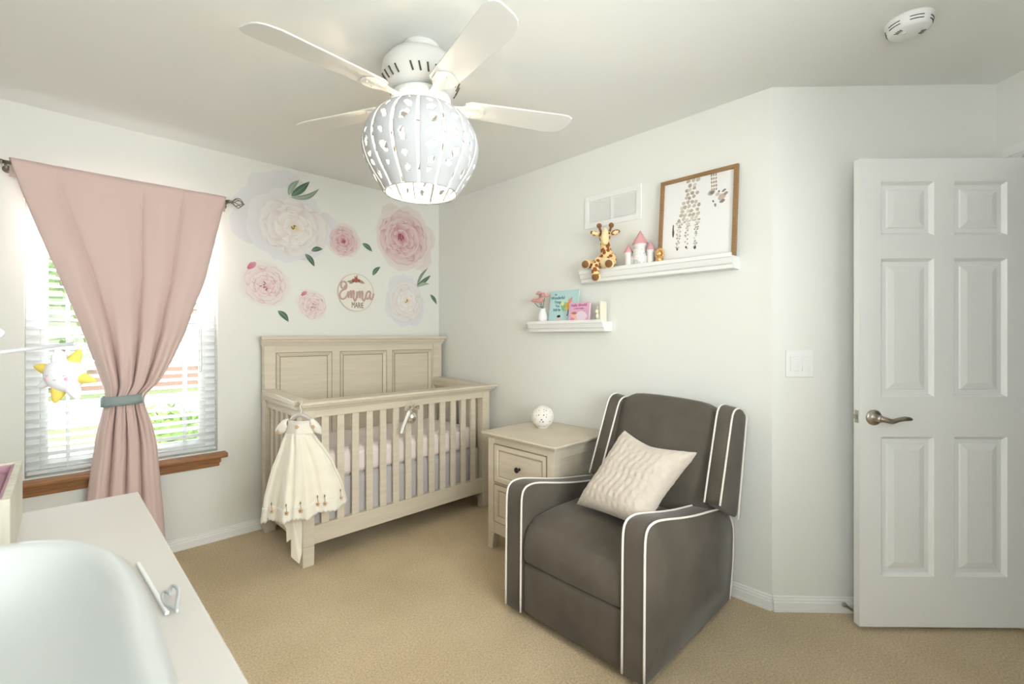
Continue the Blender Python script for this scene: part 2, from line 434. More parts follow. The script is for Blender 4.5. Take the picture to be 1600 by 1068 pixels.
# ------------------------------------------------------------------ door on the angled wall
def DW(x, d, z): return W(1.511+x, 2.006+d-x*.014, z)      # x along the leaf, d depth away from the viewer
DWID, DT0, DT1 = .727, .017, 2.05
bm = new(); th = .034
xs = [0, .092, .320, .406, .633, DWID]
zs = [DT0, .236, .843, 1.015, 1.617, 1.717, 1.95, DT1]
for i in (0, 2, 4): box(bm, (xs[i], 0, DT0), (xs[i+1], th, DT1), DW)
for i in (0, 2, 4, 6):
    for j in (1, 3): box(bm, (xs[j], 0, zs[i]), (xs[j+1], th, zs[i+1]), DW)
for j in (1, 3):
    for i in (1, 3, 5):
        st = [(0, 0), (.006, .004), (.013, .010), (.032, .010), (.036, .007), (.060, .003)]
        rings(bm, xs[j], xs[j+1], zs[i], zs[i+1], [(a_, b_*1.35) for a_, b_ in st], DW)
        rings(bm, xs[j], xs[j+1], zs[i], zs[i+1], [(0, th), (.013, th-.010), (.032, th-.010), (.06, th-.003)], DW)
door = struct('door_1', bm, M_door)
fr = (tuple(W(1, 0)), (0, 0, 1), tuple(-W(0, 1)))          # frame facing the viewer: right, up, out
fr = (Vector(fr[0]), Vector(fr[1]), Vector(fr[2]))
bm = new(); hc = DW(.060, 0, .926)
lathe(bm, [(.0, -.001), (.034, -.001), (.034, .004), (.030, .008), (.020, .011), (.014, .013), (.012, .030), (.0145, .034), (.0145, .044), (.0, .046)], hc, 28, fr)
ros = obj('door_handle', bm, M_steel, door, smooth=True)
def HP(x, up, out): return hc+fr[0]*x+fr[1]*up+fr[2]*out
bm = new()
tube(bm, cr([HP(0, 0, .040), HP(.018, -.004, .046), (HP(.045, -.009, .047)), HP(.072, -.002, .047), HP(.098, .002, .047), HP(.128, -.001, .046)], 6),
     lambda u: .0115*(1-u)**.6*.7+.0052+(.002*math.sin(PI*min(1, max(0, (u-.6)/.4)))), 10, flat=.7)
obj('lever', bm, M_steel, ros, smooth=True)
bm = new(); box(bm, (-.0015, .006, .90), (.001, .028, .955), DW); pl_ = obj('latch_plate', bm, M_steel, door, bevel=.001)
bm = new(); box(bm, (-.010, .011, .918), (-.001, .023, .937), DW); obj('latch_bolt', bm, M_steel, door, bevel=.002)
# door casing on the entry wall
bm = new()
def CS(t0, t1, z0, z1, k=0):
    for o, e in ((.006, 0), (.012, .012), (.017, .03)):
        hexa(bm, [W(2.231-o, t0, z0), W(2.231, t0, z0), W(2.231, t1, z0), W(2.231-o, t1, z0), W(2.231-o, t0, z1), W(2.231, t0, z1), W(2.231, t1, z1), W(2.231-o, t1, z1)]) if e == 0 else None
        if e and k == 0: hexa(bm, [W(2.231-o, t0+e*.5, z0), W(2.231, t0+e*.5, z0), W(2.231, t1-e*.4, z0), W(2.231-o, t1-e*.4, z0), W(2.231-o, t0+e*.5, z1), W(2.231, t0+e*.5, z1), W(2.231, t1-e*.4, z1), W(2.231-o, t1-e*.4, z1)])
        if e and k == 1: hexa(bm, [W(2.231-o, t0, z0+e*.5), W(2.231, t0, z0+e*.5), W(2.231, t1, z0+e*.5), W(2.231-o, t1, z0+e*.5), W(2.231-o, t0, z1-e*.4), W(2.231, t0, z1-e*.4), W(2.231, t1, z1-e*.4), W(2.231-o, t1, z1-e*.4)])
CS(2.02, 2.085, 0, 2.07); CS(1.16, 1.22, 0, 2.07); CS(1.16, 2.085, 2.065, 2.125, 1)
struct('trim_2', bm, M_trim)
# door stop
ds = thing('door_stop', 'small metal lever door stop low on the baseboard beside the open door', 'door stop', W(1.54, 2.11, .02))
bm = new(); tube(bm, cr([W(1.572, 2.075, .020), W(1.548, 2.085, .034), W(1.520, 2.095, .052), W(1.512, 2.098, .058)], 5), lambda u: .0035+.006*u*u, 10)
obj('stop_arm', bm, mat('bright_chrome', (.62, .6, .57), .2, metal=1), ds, smooth=True)
bm = new(); ball(bm, W(1.512, 2.098, .058), .0105, 12); obj('rubber_tip', bm, mat('grey_rubber', (.25, .24, .22), .7), ds, smooth=True)

# light switch
sw = thing('light_switch', 'white double rocker light switch plate on the wall beside the door', 'light switch', W(1.338, 2.150, 1.09))
def SWp(x, d, z): return W(x, 2.1505-(x-1.2144)*.0275+.0025-d, z)
bm = new(); box(bm, (1.274, 0, 1.088), (1.401, .006, 1.215), SWp); obj('plate', bm, M_white, sw, bevel=.003)
for x in (1.294, 1.346):
    bm = new(); box(bm, (x, .004, 1.117), (x+.036, .0095, 1.186), SWp); obj('rocker', bm, M_white, sw, bevel=.0015)

# smoke detector
sd = thing('smoke_detector', 'round white smoke detector on the ceiling near the door', 'smoke detector', (2.235, .197, CEIL-.042))
c0 = Vector((2.235, .197, 0))
bm = new(); lathe(bm, [(.0, 2.396), (.052, 2.396), (.060, 2.400), (.066, 2.412), (.069, 2.432), (.073, 2.434), (.073, 2.4399), (0, 2.4399)], c0, 40)
body = obj('cover', bm, M_white, sd, smooth=True)
bm = new()
for k in range(12):
    if k % 2: continue
    for rr, zz in ((.0655, 2.410), (.0675, 2.420)):
        a0 = 2*PI*k/12+.12; P = [c0+Vector((rr*math.cos(a0+q*.07), rr*math.sin(a0+q*.07), zz)) for q in range(10)]
        bm = new(); tube(bm, P, .0016, 6); obj('side_slot', bm, M_dark, sd)
bm.free() if False else None
for base in (-1.2, 2.2):
    for q in range(4):
        a = base+q*.16; P = [c0+Vector((r_*math.cos(a), r_*math.sin(a), 2.3955)) for r_ in (.036, .050)]
        bm = new(); tube(bm, P, .0012, 5); obj('face_slot', bm, M_dark, sd)
bm = new(); lathe(bm, [(0, 2.393), (.007, 2.393), (.008, 2.397)], c0+Vector((-.012, .012, 0)), 16); obj('test_button', bm, M_white, sd, smooth=True)

# wall vent
vt = thing('wall_vent', 'white louvred air vent high on the wall above the upper shelf', 'vent', (XW, 1.573, 1.953))
bm = new()
for lo, hi in (((XW-.008, 1.740, 1.953), (XW, 1.772, 2.153)), ((XW-.008, 1.374, 1.953), (XW, 1.406, 2.153)), ((XW-.008, 1.406, 1.953), (XW, 1.740, 1.986)), ((XW-.008, 1.406, 2.120), (XW, 1.740, 2.153)), ((XW-.008, 1.562, 1.986), (XW, 1.580, 2.120))): box(bm, lo, hi)
obj('vent_frame', bm, M_white, vt, bevel=.002)
bm = new(); box(bm, (XW-.0012, 1.406, 1.986), (XW-.0002, 1.740, 2.120)); obj('duct_shade_sheet', bm, mat('duct_shadow', (.05, .05, .045), .9), vt)  # flat dark sheet, its colour stands in for shade behind the louvres
bm = new()
for k in range(11):
    z = 1.990+k*.0119
    for y0, y1 in ((1.406, 1.562), (1.580, 1.740)):
        hexa(bm, [(XW-.009, y0, z-.001), (XW-.0025, y0, z+.0018), (XW-.0025, y1, z+.0018), (XW-.009, y1, z-.001), (XW-.009, y0, z+.0006), (XW-.0025, y0, z+.0034), (XW-.0025, y1, z+.0034), (XW-.009, y1, z+.0006)])
obj('louvres', bm, M_white, vt)

# ------------------------------------------------------------------ crib
crib = thing('crib', 'antique cream slatted baby crib with panelled headboard in the far corner', 'crib', (1.63, 2.97, 0))
FY0, FY1 = 2.617, 2.675
CX0, CX1 = .945, 2.312
for (x0, x1, y0, y1, z1) in ((CX0, 1.010, FY0, 2.682, .87), (2.246, CX1, FY0, 2.682, .87), (.940, 1.008, 3.265, 3.332, 1.216), (2.250, 2.335, 3.265, 3.332, 1.216)):
    bm = new(); cx, cy = (x0+x1)/2, (y0+y1)/2
    k = .96
    hexa(bm, [((x-cx)*k+cx, (y-cy)*k+cy, 0) for x, y in ((x0, y0), (x1, y0), (x1, y1), (x0, y1))]+[(x, y, .11) for x, y in ((x0, y0), (x1, y0), (x1, y1), (x0, y1))])
    box(bm, (x0, y0, .11), (x1, y1, z1)); obj('post', bm, M_cream, crib, bevel=.004)
CAPP = [(0, 0), (.004, 0), (.010, .010), (.020, .020), (.024, .024), (.024, .031), (.034, .033), (.036, .037), (.036, .047), (.033, .051), (0, .051)]   # overhang, height
bm = new()
pr = [(FY0-o, .864+h) for o, h in CAPP]+[(2.700, .915), (2.700, .885), (2.680, .864)]
prism(bm, pr, lambda y, z: (CX0-(FY0-min(y, FY0))*.55, y, z), lambda y, z: (CX1+(FY0-min(y, FY0))*1.45, y, z))
obj('cap_rail', bm, M_creamh, crib, bevel=.0015)
bm = new(); box(bm, (1.008, FY0+.006, .822), (2.248, FY0+.040, .866)); obj('top_rail', bm, M_creamh, crib, bevel=.002)
bm = new(); box(bm, (1.008, FY0+.003, .115), (2.248, FY0+.045, .218)); obj('bottom_rail', bm, M_creamh, crib, bevel=.003)
for i in range(13):
    x = 1.0755+.0909*i; bm = new(); box(bm, (x-.0215, FY0+.014, .216), (x+.0215, FY0+.030, .824)); obj('slat', bm, M_cream, crib, bevel=.002)
for sx, xa, xb in ((-1, CX0, .999), (1, 2.257, CX1)):
    bm = new()
    z0, z1 = .886, .908
    xo0, xo1 = (xa-.022, xb+.012) if sx < 0 else (xa-.012, xb+.022)
    hexa(bm, [(xo0, 2.69, z0), (xo1, 2.69, z0), (xo1, 3.268, z0+.018), (xo0, 3.268, z0+.018), (xo0, 2.69, z0+.029), (xo1, 2.69, z0+.029), (xo1, 3.268, z0+.049), (xo0, 3.268, z0+.049)])
    hexa(bm, [(xa-.008, 2.682, .862), (xb+.004, 2.682, .862), (xb+.004, 3.268, .866), (xa-.008, 3.268, .866), (xa-.008, 2.682, z0), (xb+.004, 2.682, z0), (xb+.004, 3.268, z0+.019), (xa-.008, 3.268, z0+.019)])
    obj('side_cap', bm, M_cream, crib, bevel=.003)
    xm = (xa+xb)/2
    bm = new(); box(bm, (xm-.016, 2.68, .815), (xm+.016, 3.268, .864)); obj('side_top_rail', bm, M_cream, crib, bevel=.002)
    bm = new(); box(bm, (xm-.019, 2.68, .115), (xm+.019, 3.268, .218)); obj('side_bottom_rail', bm, M_cream, crib, bevel=.003)
    for i in range(6):
        y = 2.742+.0925*i; bm = new(); box(bm, (xm-.008, y-.0215, .216), (xm+.008, y+.0215, .817)); obj('slat', bm, M_cream, crib, bevel=.002)
# headboard
HY = 3.272
bm = new()
pr = [(3.268-o*.8, 1.214+h*1.28) for o, h in CAPP]+[(3.345, 1.279), (3.345, 1.214)]
prism(bm, pr, lambda y, z: (.938-(3.268-min(y, 3.268))*.8, y, z), lambda y, z: (2.337+(3.268-min(y, 3.268))*1.1, y, z))
obj('headboard_cap', bm, M_creamh, crib, bevel=.0015)
bm = new(); f = lambda x, d, z: (x, HY+d, z)
PX = [(1.012, 1.384), (1.445, 1.816), (1.868, 2.236)]
xs_ = [1.006, 1.012, 1.384, 1.445, 1.816, 1.868, 2.236, 2.252]
for i in (0, 2, 4, 6): box(bm, (xs_[i], 0, .22), (xs_[i+1], .03, 1.168), f)
box(bm, (1.006, 0, 1.168), (2.252, .03, 1.216), f); box(bm, (1.006, 0, .16), (2.252, .03, .22), f)
for a, b in PX: rings(bm, a, b, .22, 1.168, [(0, 0), (.027, .012), (.028, .012)], f)
hb = obj('headboard', bm, M_creamh, crib)
bm = new()
for a, b in PX:
    for e, w_ in ((0, .0016), (.0275, .0022)):
        d = -.0006 if e == 0 else .0112
        x0, x1, z1 = a+e, b-e, 1.168-e
        box(bm, (x0-w_, d-.0004, .22), (x0+w_, d+.001, z1), f); box(bm, (x1-w_, d-.0004, .22), (x1+w_, d+.001, z1), f); box(bm, (x0, d-.0004, z1-w_), (x1, d+.001, z1+w_), f)
    for x, s in ((a, 1), (b, -1)):
        hexa(bm, [f(x, -.001, 1.168), f(x+s*.0015, -.001, 1.169), f(x+s*.029, .0110, 1.1415), f(x+s*.0275, .0110, 1.1405), f(x, .001, 1.168), f(x+s*.0015, .001, 1.169), f(x+s*.029, .0125, 1.1415), f(x+s*.0275, .0125, 1.1405)])
box(bm, (1.0065, -.0006, .22), (1.0085, .001, 1.214), f); box(bm, (2.2495, -.0006, .22), (2.2515, .001, 1.214), f)
obj('glaze_lines', bm, M_glaze, hb)
# mattress, sheet and skirt
mt = thing('crib_mattress', 'crib mattress in a pale pink fitted sheet inside the cream crib', 'mattress', (1.63, 2.975, .43))
bm = new(); rbox(bm, (1.02, 2.665, .438), (2.238, 3.262, .602), .045, 10, (0, 0, .012)); obj('fitted_sheet', bm, M_sheet, mt, smooth=True)
bm = new(); rbox(bm, (1.03, 2.675, .40), (2.228, 3.252, .45), .01, 2); obj('base_board', bm, M_skirt, mt)
sk = None
def skirt_pt(u, v):
    P = [(1.015, 3.25), (1.015, 2.668), (2.242, 2.668), (2.242, 3.25)]
    L_ = [.582, 1.227, .582]; T = sum(L_); q = u*T
    for i, l in enumerate(L_):
        if q <= l or i == 2: k = min(1, q/l); break
        q -= l
    a, b = Vector(P[i]), Vector(P[i+1]); p = a+(b-a)*k; n_ = Vector((-(b-a).y, (b-a).x)).normalized()*-1
    w_ = (.004+.004*v)*math.sin(u*150)*.5+.006*v*math.sin(u*37+1)*.5
    p = p-n_*(w_-.004)
    return (p.x, p.y, .445-v*.285)
bm = new(); grid(bm, skirt_pt, 220, 5)
tag(obj('crib_skirt', bm, M_skirt, smooth=True, thick=.0015), 'grey linen crib skirt hanging below the pink mattress', 'crib skirt')

# hanging ornament on the front rail
orn = thing('silver_ornament', 'silver ball ornament with a ribbon bow hung on the front rail of the crib', 'ornament', (1.612, 2.585, .74))
M_silver = mat('silver', (.75, .71, .64), .25, metal=.85)
M_ribbon = mat('champagne_ribbon', (.62, .56, .47), .35, spec=.6)
oc = Vector((1.610, 2.583, .757))
bm = new(); ball(bm, oc, .037, 20, (1, 1, 1.12)); lathe(bm, [(.012, .036), (.012, .046), (0, .047)], oc, 12)
obj('ball', bm, M_silver, orn, smooth=True)
bm = new()
bc = oc+Vector((0, -.006, .060))
for s in (-1, 1):
    P = cr([bc, bc+Vector((s*.022, -.008, .018)), bc+Vector((s*.048, -.004, .014)), bc+Vector((s*.050, 0, -.012)), bc+Vector((s*.022, -.006, -.012)), bc], 5)
    tube(bm, P, .010, 8, flat=.18, up=(0, 1, 0))
ball(bm, bc, .0085, 10); obj('bow', bm, M_ribbon, orn, smooth=True)
bm = new(); tube(bm, cr([oc+Vector((-.025, -.02, .045)), oc+Vector((-.055, -.024, -.01)), oc+Vector((-.075, -.022, -.058)), oc+Vector((-.082, -.02, -.090))], 5), .0125, 6, flat=.15, up=(1, 0, .3))
obj('ribbon_tail', bm, mat('white_satin', (.85, .84, .80), .35), orn, smooth=True)
bm = new(); tube(bm, cr([bc+Vector((0, .0, .006)), bc+Vector((.0, .004, .045)), bc+Vector((0, .02, .088)), bc+Vector((0, .05, .102)), bc+Vector((0, .10, .099))], 5), .0012, 5)
obj('hanging_loop', bm, M_ribbon, orn)

# ------------------------------------------------------------------ dress on its hanger
R0 = -1.121
def DR(s, z, out=0, k=.45):
    """dress surface: s metres to the right of its middle, spread back around the crib corner"""
    t = 2.45+k*abs(s)*(1 if s > 0 else .6)
    q = t/2.45
    return W((R0+s)*q, t-out, H+(z-H)*q)
hg = thing('clothes_hanger', 'small padded white hanger hooked over the corner of the crib rail', 'hanger', W(R0, 2.45, .80))
bm = new()
tube(bm, cr([DR(-.060, .826, -.002), DR(-.035, .848, .0), DR(0, .862, .0), DR(.035, .848, .0), DR(.060, .826, -.002)], 6), .010, 10, flat=.6)
obj('padded_bar', bm, mat('mauve_satin', (.62, .55, .52), .4), hg, smooth=True)
bm = new()
tube(bm, cr([DR(0, .864), DR(.002, .885), DR(-.004, .905), (.925, 2.572, .920), (.935, 2.600, .926), (.947, 2.628, .920)], 6), .0019, 8)
obj('hook', bm, mat('white_metal', (.9, .9, .88), .3), hg, smooth=True)

def tulle():
    m = mat('ivory_tulle', (.93, .88, .76), .9, bump=.25, bscale=120, var=.06, vscale=14)
    nt = m.node_tree; b = nt.nodes['Principled BSDF']; b.inputs['Sheen Weight'].default_value = .3
    return m
M_tulle = tulle(); M_lace = mat('white_lace', (.90, .86, .77), .9, bump=.8, bscale=260, bdist=.002)
M_goldthread = mat('rose_gold_embroidery', (.72, .50, .32), .7); M_olive = mat('olive_embroidery', (.30, .24, .12), .8)
dr = thing('baby_dress', 'ivory tulle baby dress with embroidered hem hanging at the near corner of the crib', 'dress', W(R0, 2.45, .33))
def lerpt(tab, x):
    for (a, va), (b, vb) in zip(tab, tab[1:]):
        if x <= b: return va+(vb-va)*(x-a)/(b-a)
    return tab[-1][1]
LT = [(0, -.066), (.10, -.084), (.2, -.098), (.4, -.136), (.7, -.173), (1, -.192)]
RT = [(0, .066), (.10, .090), (.2, .120), (.4, .172), (.7, .224), (1, .258)]
def hemz(a): return .330+.085*max(0, a-.35)**1.2*1.5+.004*math.sin(a*19)-.015*(a < .1)
def skirt(u, v, back=0):
    l, r = lerpt(LT, v), lerpt(RT, v); s = l+(r-l)*u
    zt = .772; z = zt+(hemz(u)-zt)*v
    am = .004+.024*v
    fold = am*.8*(math.sin(u*23+.6)+.4*math.sin(u*41+v*1.5))
    out = .035+.055*math.sin(PI*u)**.7*(.35+.65*v)+fold*.7
    if back: out = -.004+.01*v
    return DR(s+fold*.25, z, out)
bm = new(); grid(bm, lambda u, v: skirt(u, v), 72, 24)
grid(bm, lambda u, v: skirt(u, v, 1), 24, 10)
obj('skirt', bm, M_tulle, dr, smooth=True, thick=.001)
# scalloped lace hem
bm = new()
def hem(u, v):
    a = u; p = skirt(a, 1); q = skirt(a, .84)
    sc_ = .007*abs(math.sin(u*62))
    p = Vector(q)+(Vector(p)-Vector(q))*v; p.z -= sc_*v; return p-W(0, .004)
grid(bm, hem, 140, 5); obj('lace_hem', bm, M_lace, dr, smooth=True, thick=.001)
# embroidery on the hem and yoke
bm = new(); bm2 = new(); rng = random.Random(4)
for a in (.16, .36, .53, .72, .80, .965):
    c_ = skirt(a, .90)-W(0, .010); bm = new(); bm2 = new()
    for k in range(5):
        an = k*PI*.4+.3; ball(bm, c_+W(.0075*math.cos(an), 0, 0)+Vector((0, 0, .0075*math.sin(an))), .0056, 8, (1, .5, 1))
    ball(bm2, c_, .005, 8); tube(bm2, [c_, c_+Vector((0, 0, .022)), c_+Vector((0, 0, .034))-W(0, .004)], .0013, 5); ball(bm2, c_+Vector((0, 0, .042))-W(0, .004), .006, 8, (.55, .55, 1.4))
    e_ = obj('embroidered_flower', bm, M_goldthread, dr, smooth=True); obj('embroidered_leaf', bm2, M_olive, e_, smooth=True)
bm = new()
c_ = DR(-.002, .803, .040)
for k in range(5): ball(bm, c_+W(.006*math.cos(k*1.256), 0, 0)+Vector((0, 0, .006*math.sin(k*1.256)+.002)), .0058, 8, (1, .7, 1.2))
obj('embroidered_flower', bm, M_goldthread, dr, smooth=True)
for s_, z_ in ((-.103, .778), (.082, .806)):
    bm = new()
    for k in range(5): ball(bm, DR(s_+.006*math.cos(k*1.256), z_+.006*math.sin(k*1.256), .040), .005, 8)
    obj('embroidered_flower', bm, M_goldthread, dr, smooth=True)
# yoke and sleeves
bm = new()
def yoke(u, v):
    a = PI*u; w0 = .052+.014*v
    dip = .018*math.sin(a)**2*(1-v)
    return DR(-w0*math.cos(a)*1.15, .836-dip-v*(.836-.765)*(1), .012+.030*math.sin(a))
grid(bm, yoke, 24, 8)
grid(bm, lambda u, v: DR(-.075+.15*u, .838-.01*math.sin(PI*u)-.07*v, .004), 10, 4)
obj('yoke', bm, M_lace, dr, smooth=True, thick=.0015)
bm = new(); tube(bm, [Vector(yoke(u/20, 1))-W(0, .002) for u in range(21)], .0035, 6); tube(bm, [Vector(yoke(u/20, 0))-W(0, .001) for u in range(21)], .0028, 6)
obj('piping', bm, M_lace, dr, smooth=True)
for s in (-1, 1):
    bm = new()
    def sleeve(u, v, s=s):
        a = 2*PI*u
        cx = s*(.055+.060*v); cz = .822-.042*v
        rr = (.020+.014*math.sin(PI*min(1, v*1.1)))*(1+.10*math.sin(9*a)*v)
        return DR(cx+rr*math.sin(a)*.35*s, cz+rr*math.cos(a), .014+rr*.8*math.sin(a))
    grid(bm, sleeve, 28, 8, closeu=True); obj('sleeve', bm, M_lace, dr, smooth=True, thick=.001)
# slip and sash tails under the hem
bm = new()
for pts_, o_ in (([(-.115, .345), (-.09, .30), (-.070, .262), (-.068, .192), (-.040, .212), (-.040, .36)], .016), ([(-.042, .36), (-.042, .118), (.0, .082), (.014, .14), (.016, .36)], .022)):
    prism(bm, pts_, lambda s, z: DR(s, z, o_), lambda s, z: DR(s, z, o_-.006))
obj('sash_tail', bm, M_tulle, dr)

# ------------------------------------------------------------------ nightstand
ns = thing('nightstand', 'antique cream two-drawer nightstand between the crib and the grey armchair', 'nightstand', (2.09, 1.85, 0))
NX0, NX1, NY0, NY1 = 1.856, 2.335, 1.585, 2.113
prof = [(0, 0), (.012, 0), (.016, .008), (.020, .013), (.030, .015), (.032, .022), (.030, .028), (0, .028)]
bm = new()
top = .702
lv = [(.012, .674), (.015, .682), (.020, .687), (.030, .689), (.032, .696), (.030, .702)]
prev = None
for o_, z in lv:
    cur = [bm.verts.new(p) for p in ((NX0-o_, NY0-o_, z), (min(NX1+o_, 2.367), NY0-o_, z), (min(NX1+o_, 2.367), NY1+o_, z), (NX0-o_, NY1+o_, z))]
    if prev:
        for i in range(4): bm.faces.new((prev[i], prev[(i+1) % 4], cur[(i+1) % 4], cur[i]))
    else: bm.faces.new(cur[::-1])
    prev = cur
bm.faces.new(prev); obj('top', bm, M_cream, ns)
bm = new()
for y0, y1 in ((NY0, NY0+.052), (NY1-.052, NY1)):
    box(bm, (NX0, y0, .10), (NX0+.055, y1, .675)); box(bm, (NX1-.055, y0, .10), (NX1, y1, .675))
box(bm, (NX0+.004, NY0+.05, .635), (NX0+.03, NY1-.05, .675)); box(bm, (NX0+.004, NY0+.05, .396), (NX0+.03, NY1-.05, .408)); box(bm, (NX0+.002, NY0+.05, .098), (NX0+.03, NY1-.05, .168))
for y0, y1 in ((NY0+.010, NY0+.022), (NY1-.022, NY1-.010)): box(bm, (NX0+.05, y0, .14), (NX1-.05, y1, .675))
box(bm, (NX1-.02, NY0+.05, .14), (NX1-.008, NY1-.05, .675))
for z0, z1 in ((.10, .17), (.62, .675)):
    for y0, y1 in ((NY0+.003, NY0+.03), (NY1-.03, NY1-.003)): box(bm, (NX0+.05, y0, z0), (NX1-.05, y1, z1))
body_ = obj('body', bm, M_cream, ns, bevel=.002)
bm = new(); f = lambda y, d, z: (NX0+d, y, z)
for y0 in (NY0+.006, ): rings(bm, NX0+.075, NX1-.075, .20, .60, [(0, 0), (.018, -.006)], lambda x, d, z: (x, NY0+.010+d, z))
for y0, y1 in ((NY0, NY0+.052), (NY1-.052, NY1)):
    for x0, x1 in ((NX0, NX0+.055), (NX1-.055, NX1)):
        b2 = new(); k = 1 if y0 == NY0 else -1; kx = 1 if x0 == NX0 else -1
        ya, yb = (y0, y1); xa, xb = (x0, x1)
        bt = [(xa, ya), (xb, ya), (xb, yb), (xa, yb)]
        sh = .014
        lo_ = [(x-(sh if (x == xb and kx == 1) else 0)+(sh if (x == xa and kx == -1) else 0), y-(sh if (y == yb and k == 1) else 0)+(sh if (y == ya and k == -1) else 0), 0) for x, y in bt]
        hexa(b2, lo_+[(x, y, .10) for x, y in bt]); obj('leg', b2, M_cream, ns, bevel=.002)
bm.free()
for z0, z1 in ((.410, .633), (.172, .394)):
    bm = new(); y0, y1 = NY0+.055, NY1-.055
    box(bm, (NX0+.006, y0, z0), (NX0+.30, y1, z1))
    rings(bm, y0, y1, z0, z1, [(0, .006), (0, -.002), (.026, -.002), (.028, -.001), (.036, .004), (.046, .005)], f)
    dw = obj('drawer', bm, M_cream, ns)
    bm = new()
    for e, w_ in ((0, .0016), (.036, .0014)):
        d = -.0024 if e == 0 else .0038
        for (ya, yb, za, zb) in ((y0+e-w_, y0+e+w_, z0+e, z1-e), (y1-e-w_, y1-e+w_, z0+e, z1-e), (y0+e, y1-e, z0+e-w_, z0+e+w_), (y0+e, y1-e, z1-e-w_, z1-e+w_)):
            box(bm, (NX0+d-.0006, ya, za), (NX0+d+.002, yb, zb))
    obj('glaze_lines', bm, M_glaze, dw)
    bm = new(); zc = (z0+z1)/2
    lathe(bm, [(.0, 0), (.009, 0), (.007, .004), (.0055, .012), (.009, .016), (.0155, .021), (.0165, .026), (.012, .031), (0, .033)], (NX0+.004, (y0+y1)/2, zc), 20, ((0, 1, 0), (0, 0, 1), (-1, 0, 0)))
    obj('knob', bm, M_bronze, dw, smooth=True)
# pierced night light ball
nl = thing('night_light', 'white pierced ball night light on top of the nightstand', 'night light', (2.175, 1.955, .702))
bc = Vector((2.175, 1.955, .702+.069)); R_ = .071
bm = new(); ball(bm, bc, R_, 36); lathe(bm, [(0, .7022), (.034, .7022), (.034, .710), (.030, .712)], Vector((bc.x, bc.y, 0)), 24); shell = obj('shell', bm, mat('frosted_white', (.86, .83, .78), .5), nl, smooth=True)
vd = (Vector((0, 0, H))-bc).normalized(); vr = vd.cross(Vector((0, 0, 1))).normalized()*-1; vu = vr.cross(vd).normalized()*-1
if vu.z < 0: vu = -vu
rv = Vector((C, -S, 0))
rng = random.Random(2); M_hole = mat('dark_hole', (.07, .055, .04), .8)
dots = [(.10, .12, .09), (-.35, .12, .08), (-.10, -.28, .095), (.03, -.46, .10), (-.22, -.45, .07), (-.06, -.30, .06), (.30, -.05, .07), (.35, .15, .06), (.30, .50, .07), (-.33, .52, .06), (.12, .58, .06), (.12, .42, .05), (.60, -.40, .07), (-.55, .08, .05), (-.62, -.25, .05), (-.33, -.80, .05), (.15, -.82, .05), (.35, -.72, .05), (.62, .45, .05), (-.60, .45, .05), (.78, .0, .05)]
def dot(dirv, rr):
    dirv = dirv.normalized(); a = dirv.orthogonal().normalized(); b = dirv.cross(a)
    c_ = bc+dirv*(R_+.0004); bm = new(); bm.faces.new([bm.verts.new(c_+a*math.cos(k*PI/6)*rr+b*math.sin(k*PI/6)*rr) for k in range(12)]); obj('star_hole', bm, M_hole, nl)
for x, y, s_ in dots: dot(rv*x+vu*y+vd*math.sqrt(max(.02, 1-x*x-y*y)), s_*.045)
for k in range(45):
    v = Vector((rng.gauss(0, 1), rng.gauss(0, 1), rng.gauss(0, 1))).normalized()
    if v.dot(vd) < .15 and v.z > -.75: dot(v, rng.uniform(.002, .004))

# ------------------------------------------------------------------ recliner armchair
ch = thing('armchair', 'dark grey upholstered glider recliner with white piping in front of the shelf wall', 'armchair', (1.9, 1.2, 0))
ARM = [(1.478, .035), (1.481, .30), (1.484, .50), (1.490, .560), (1.505, .585), (1.535, .596), (1.60, .592), (1.762, .556), (1.896, .530), (2.06, .506), (2.171, .487), (2.215, .470), (2.262, .430), (2.300, .370), (2.306, .30), (2.296, .18), (2.262, .035)]
armc = [tuple(p) for p in cr([(x, z, 0) for x, z in ARM], 3)]
def arm_prof(): return [(p[0], p[1]) for p in armc]
def armside(name, ya, yb):
    P = arm_prof(); n = len(P); bm = new(); cx, cz = 1.88, .30
    # rounded slab: sections across the width, slightly puffed
    secs = [(ya, .985), (ya+.006, .997), (ya+.02, 1.0), ((ya+yb)/2, 1.004), (yb-.02, 1.0), (yb-.006, .997), (yb, .985)]
    prev = None
    for y, k in secs:
        off = (1-k)*.4
        cur = []
        for i, (x, z) in enumerate(P):
            a = Vector((x, z)); t = Vector(P[min(i+1, n-1)])-Vector(P[max(i-1, 0)]); nn_ = Vector((-t.y, t.x)).normalized()
            q = a-nn_*off; cur.append(bm.verts.new((q.x, y, max(.035, q.y))))
        if prev:
            for i in range(n-1): bm.faces.new((prev[i], prev[i+1], cur[i+1], cur[i]))
            bm.faces.new((prev[-1], prev[0], cur[0], cur[-1]))
        prev = cur
        if y == ya: first = cur
    # side faces as centre fans with a soft belly
    for ring_, y, s in ((first, ya, -1), (prev, yb, 1)):
        inner = [bm.verts.new((cx+(v.co.x-cx)*.55, y+s*.006, cz+(v.co.z-cz)*.55)) for v in ring_]
        m = len(ring_)
        for i in range(m): bm.faces.new((ring_[i], ring_[(i+1) % m], inner[(i+1) % m], inner[i]))
        bm.faces.new(inner)
    a = obj(name, bm, M_grey, ch, smooth=True)
    for y in (ya+.001, yb-.001):
        bm = new(); rr = .0046
        pp = [Vector((x, y, z)) for x, z in P]
        tube(bm, pp, rr, 8); obj('piping', bm, M_pipe, a, smooth=True)
    return a
armside('arm', .845, .938); armside('arm', 1.462, 1.560)
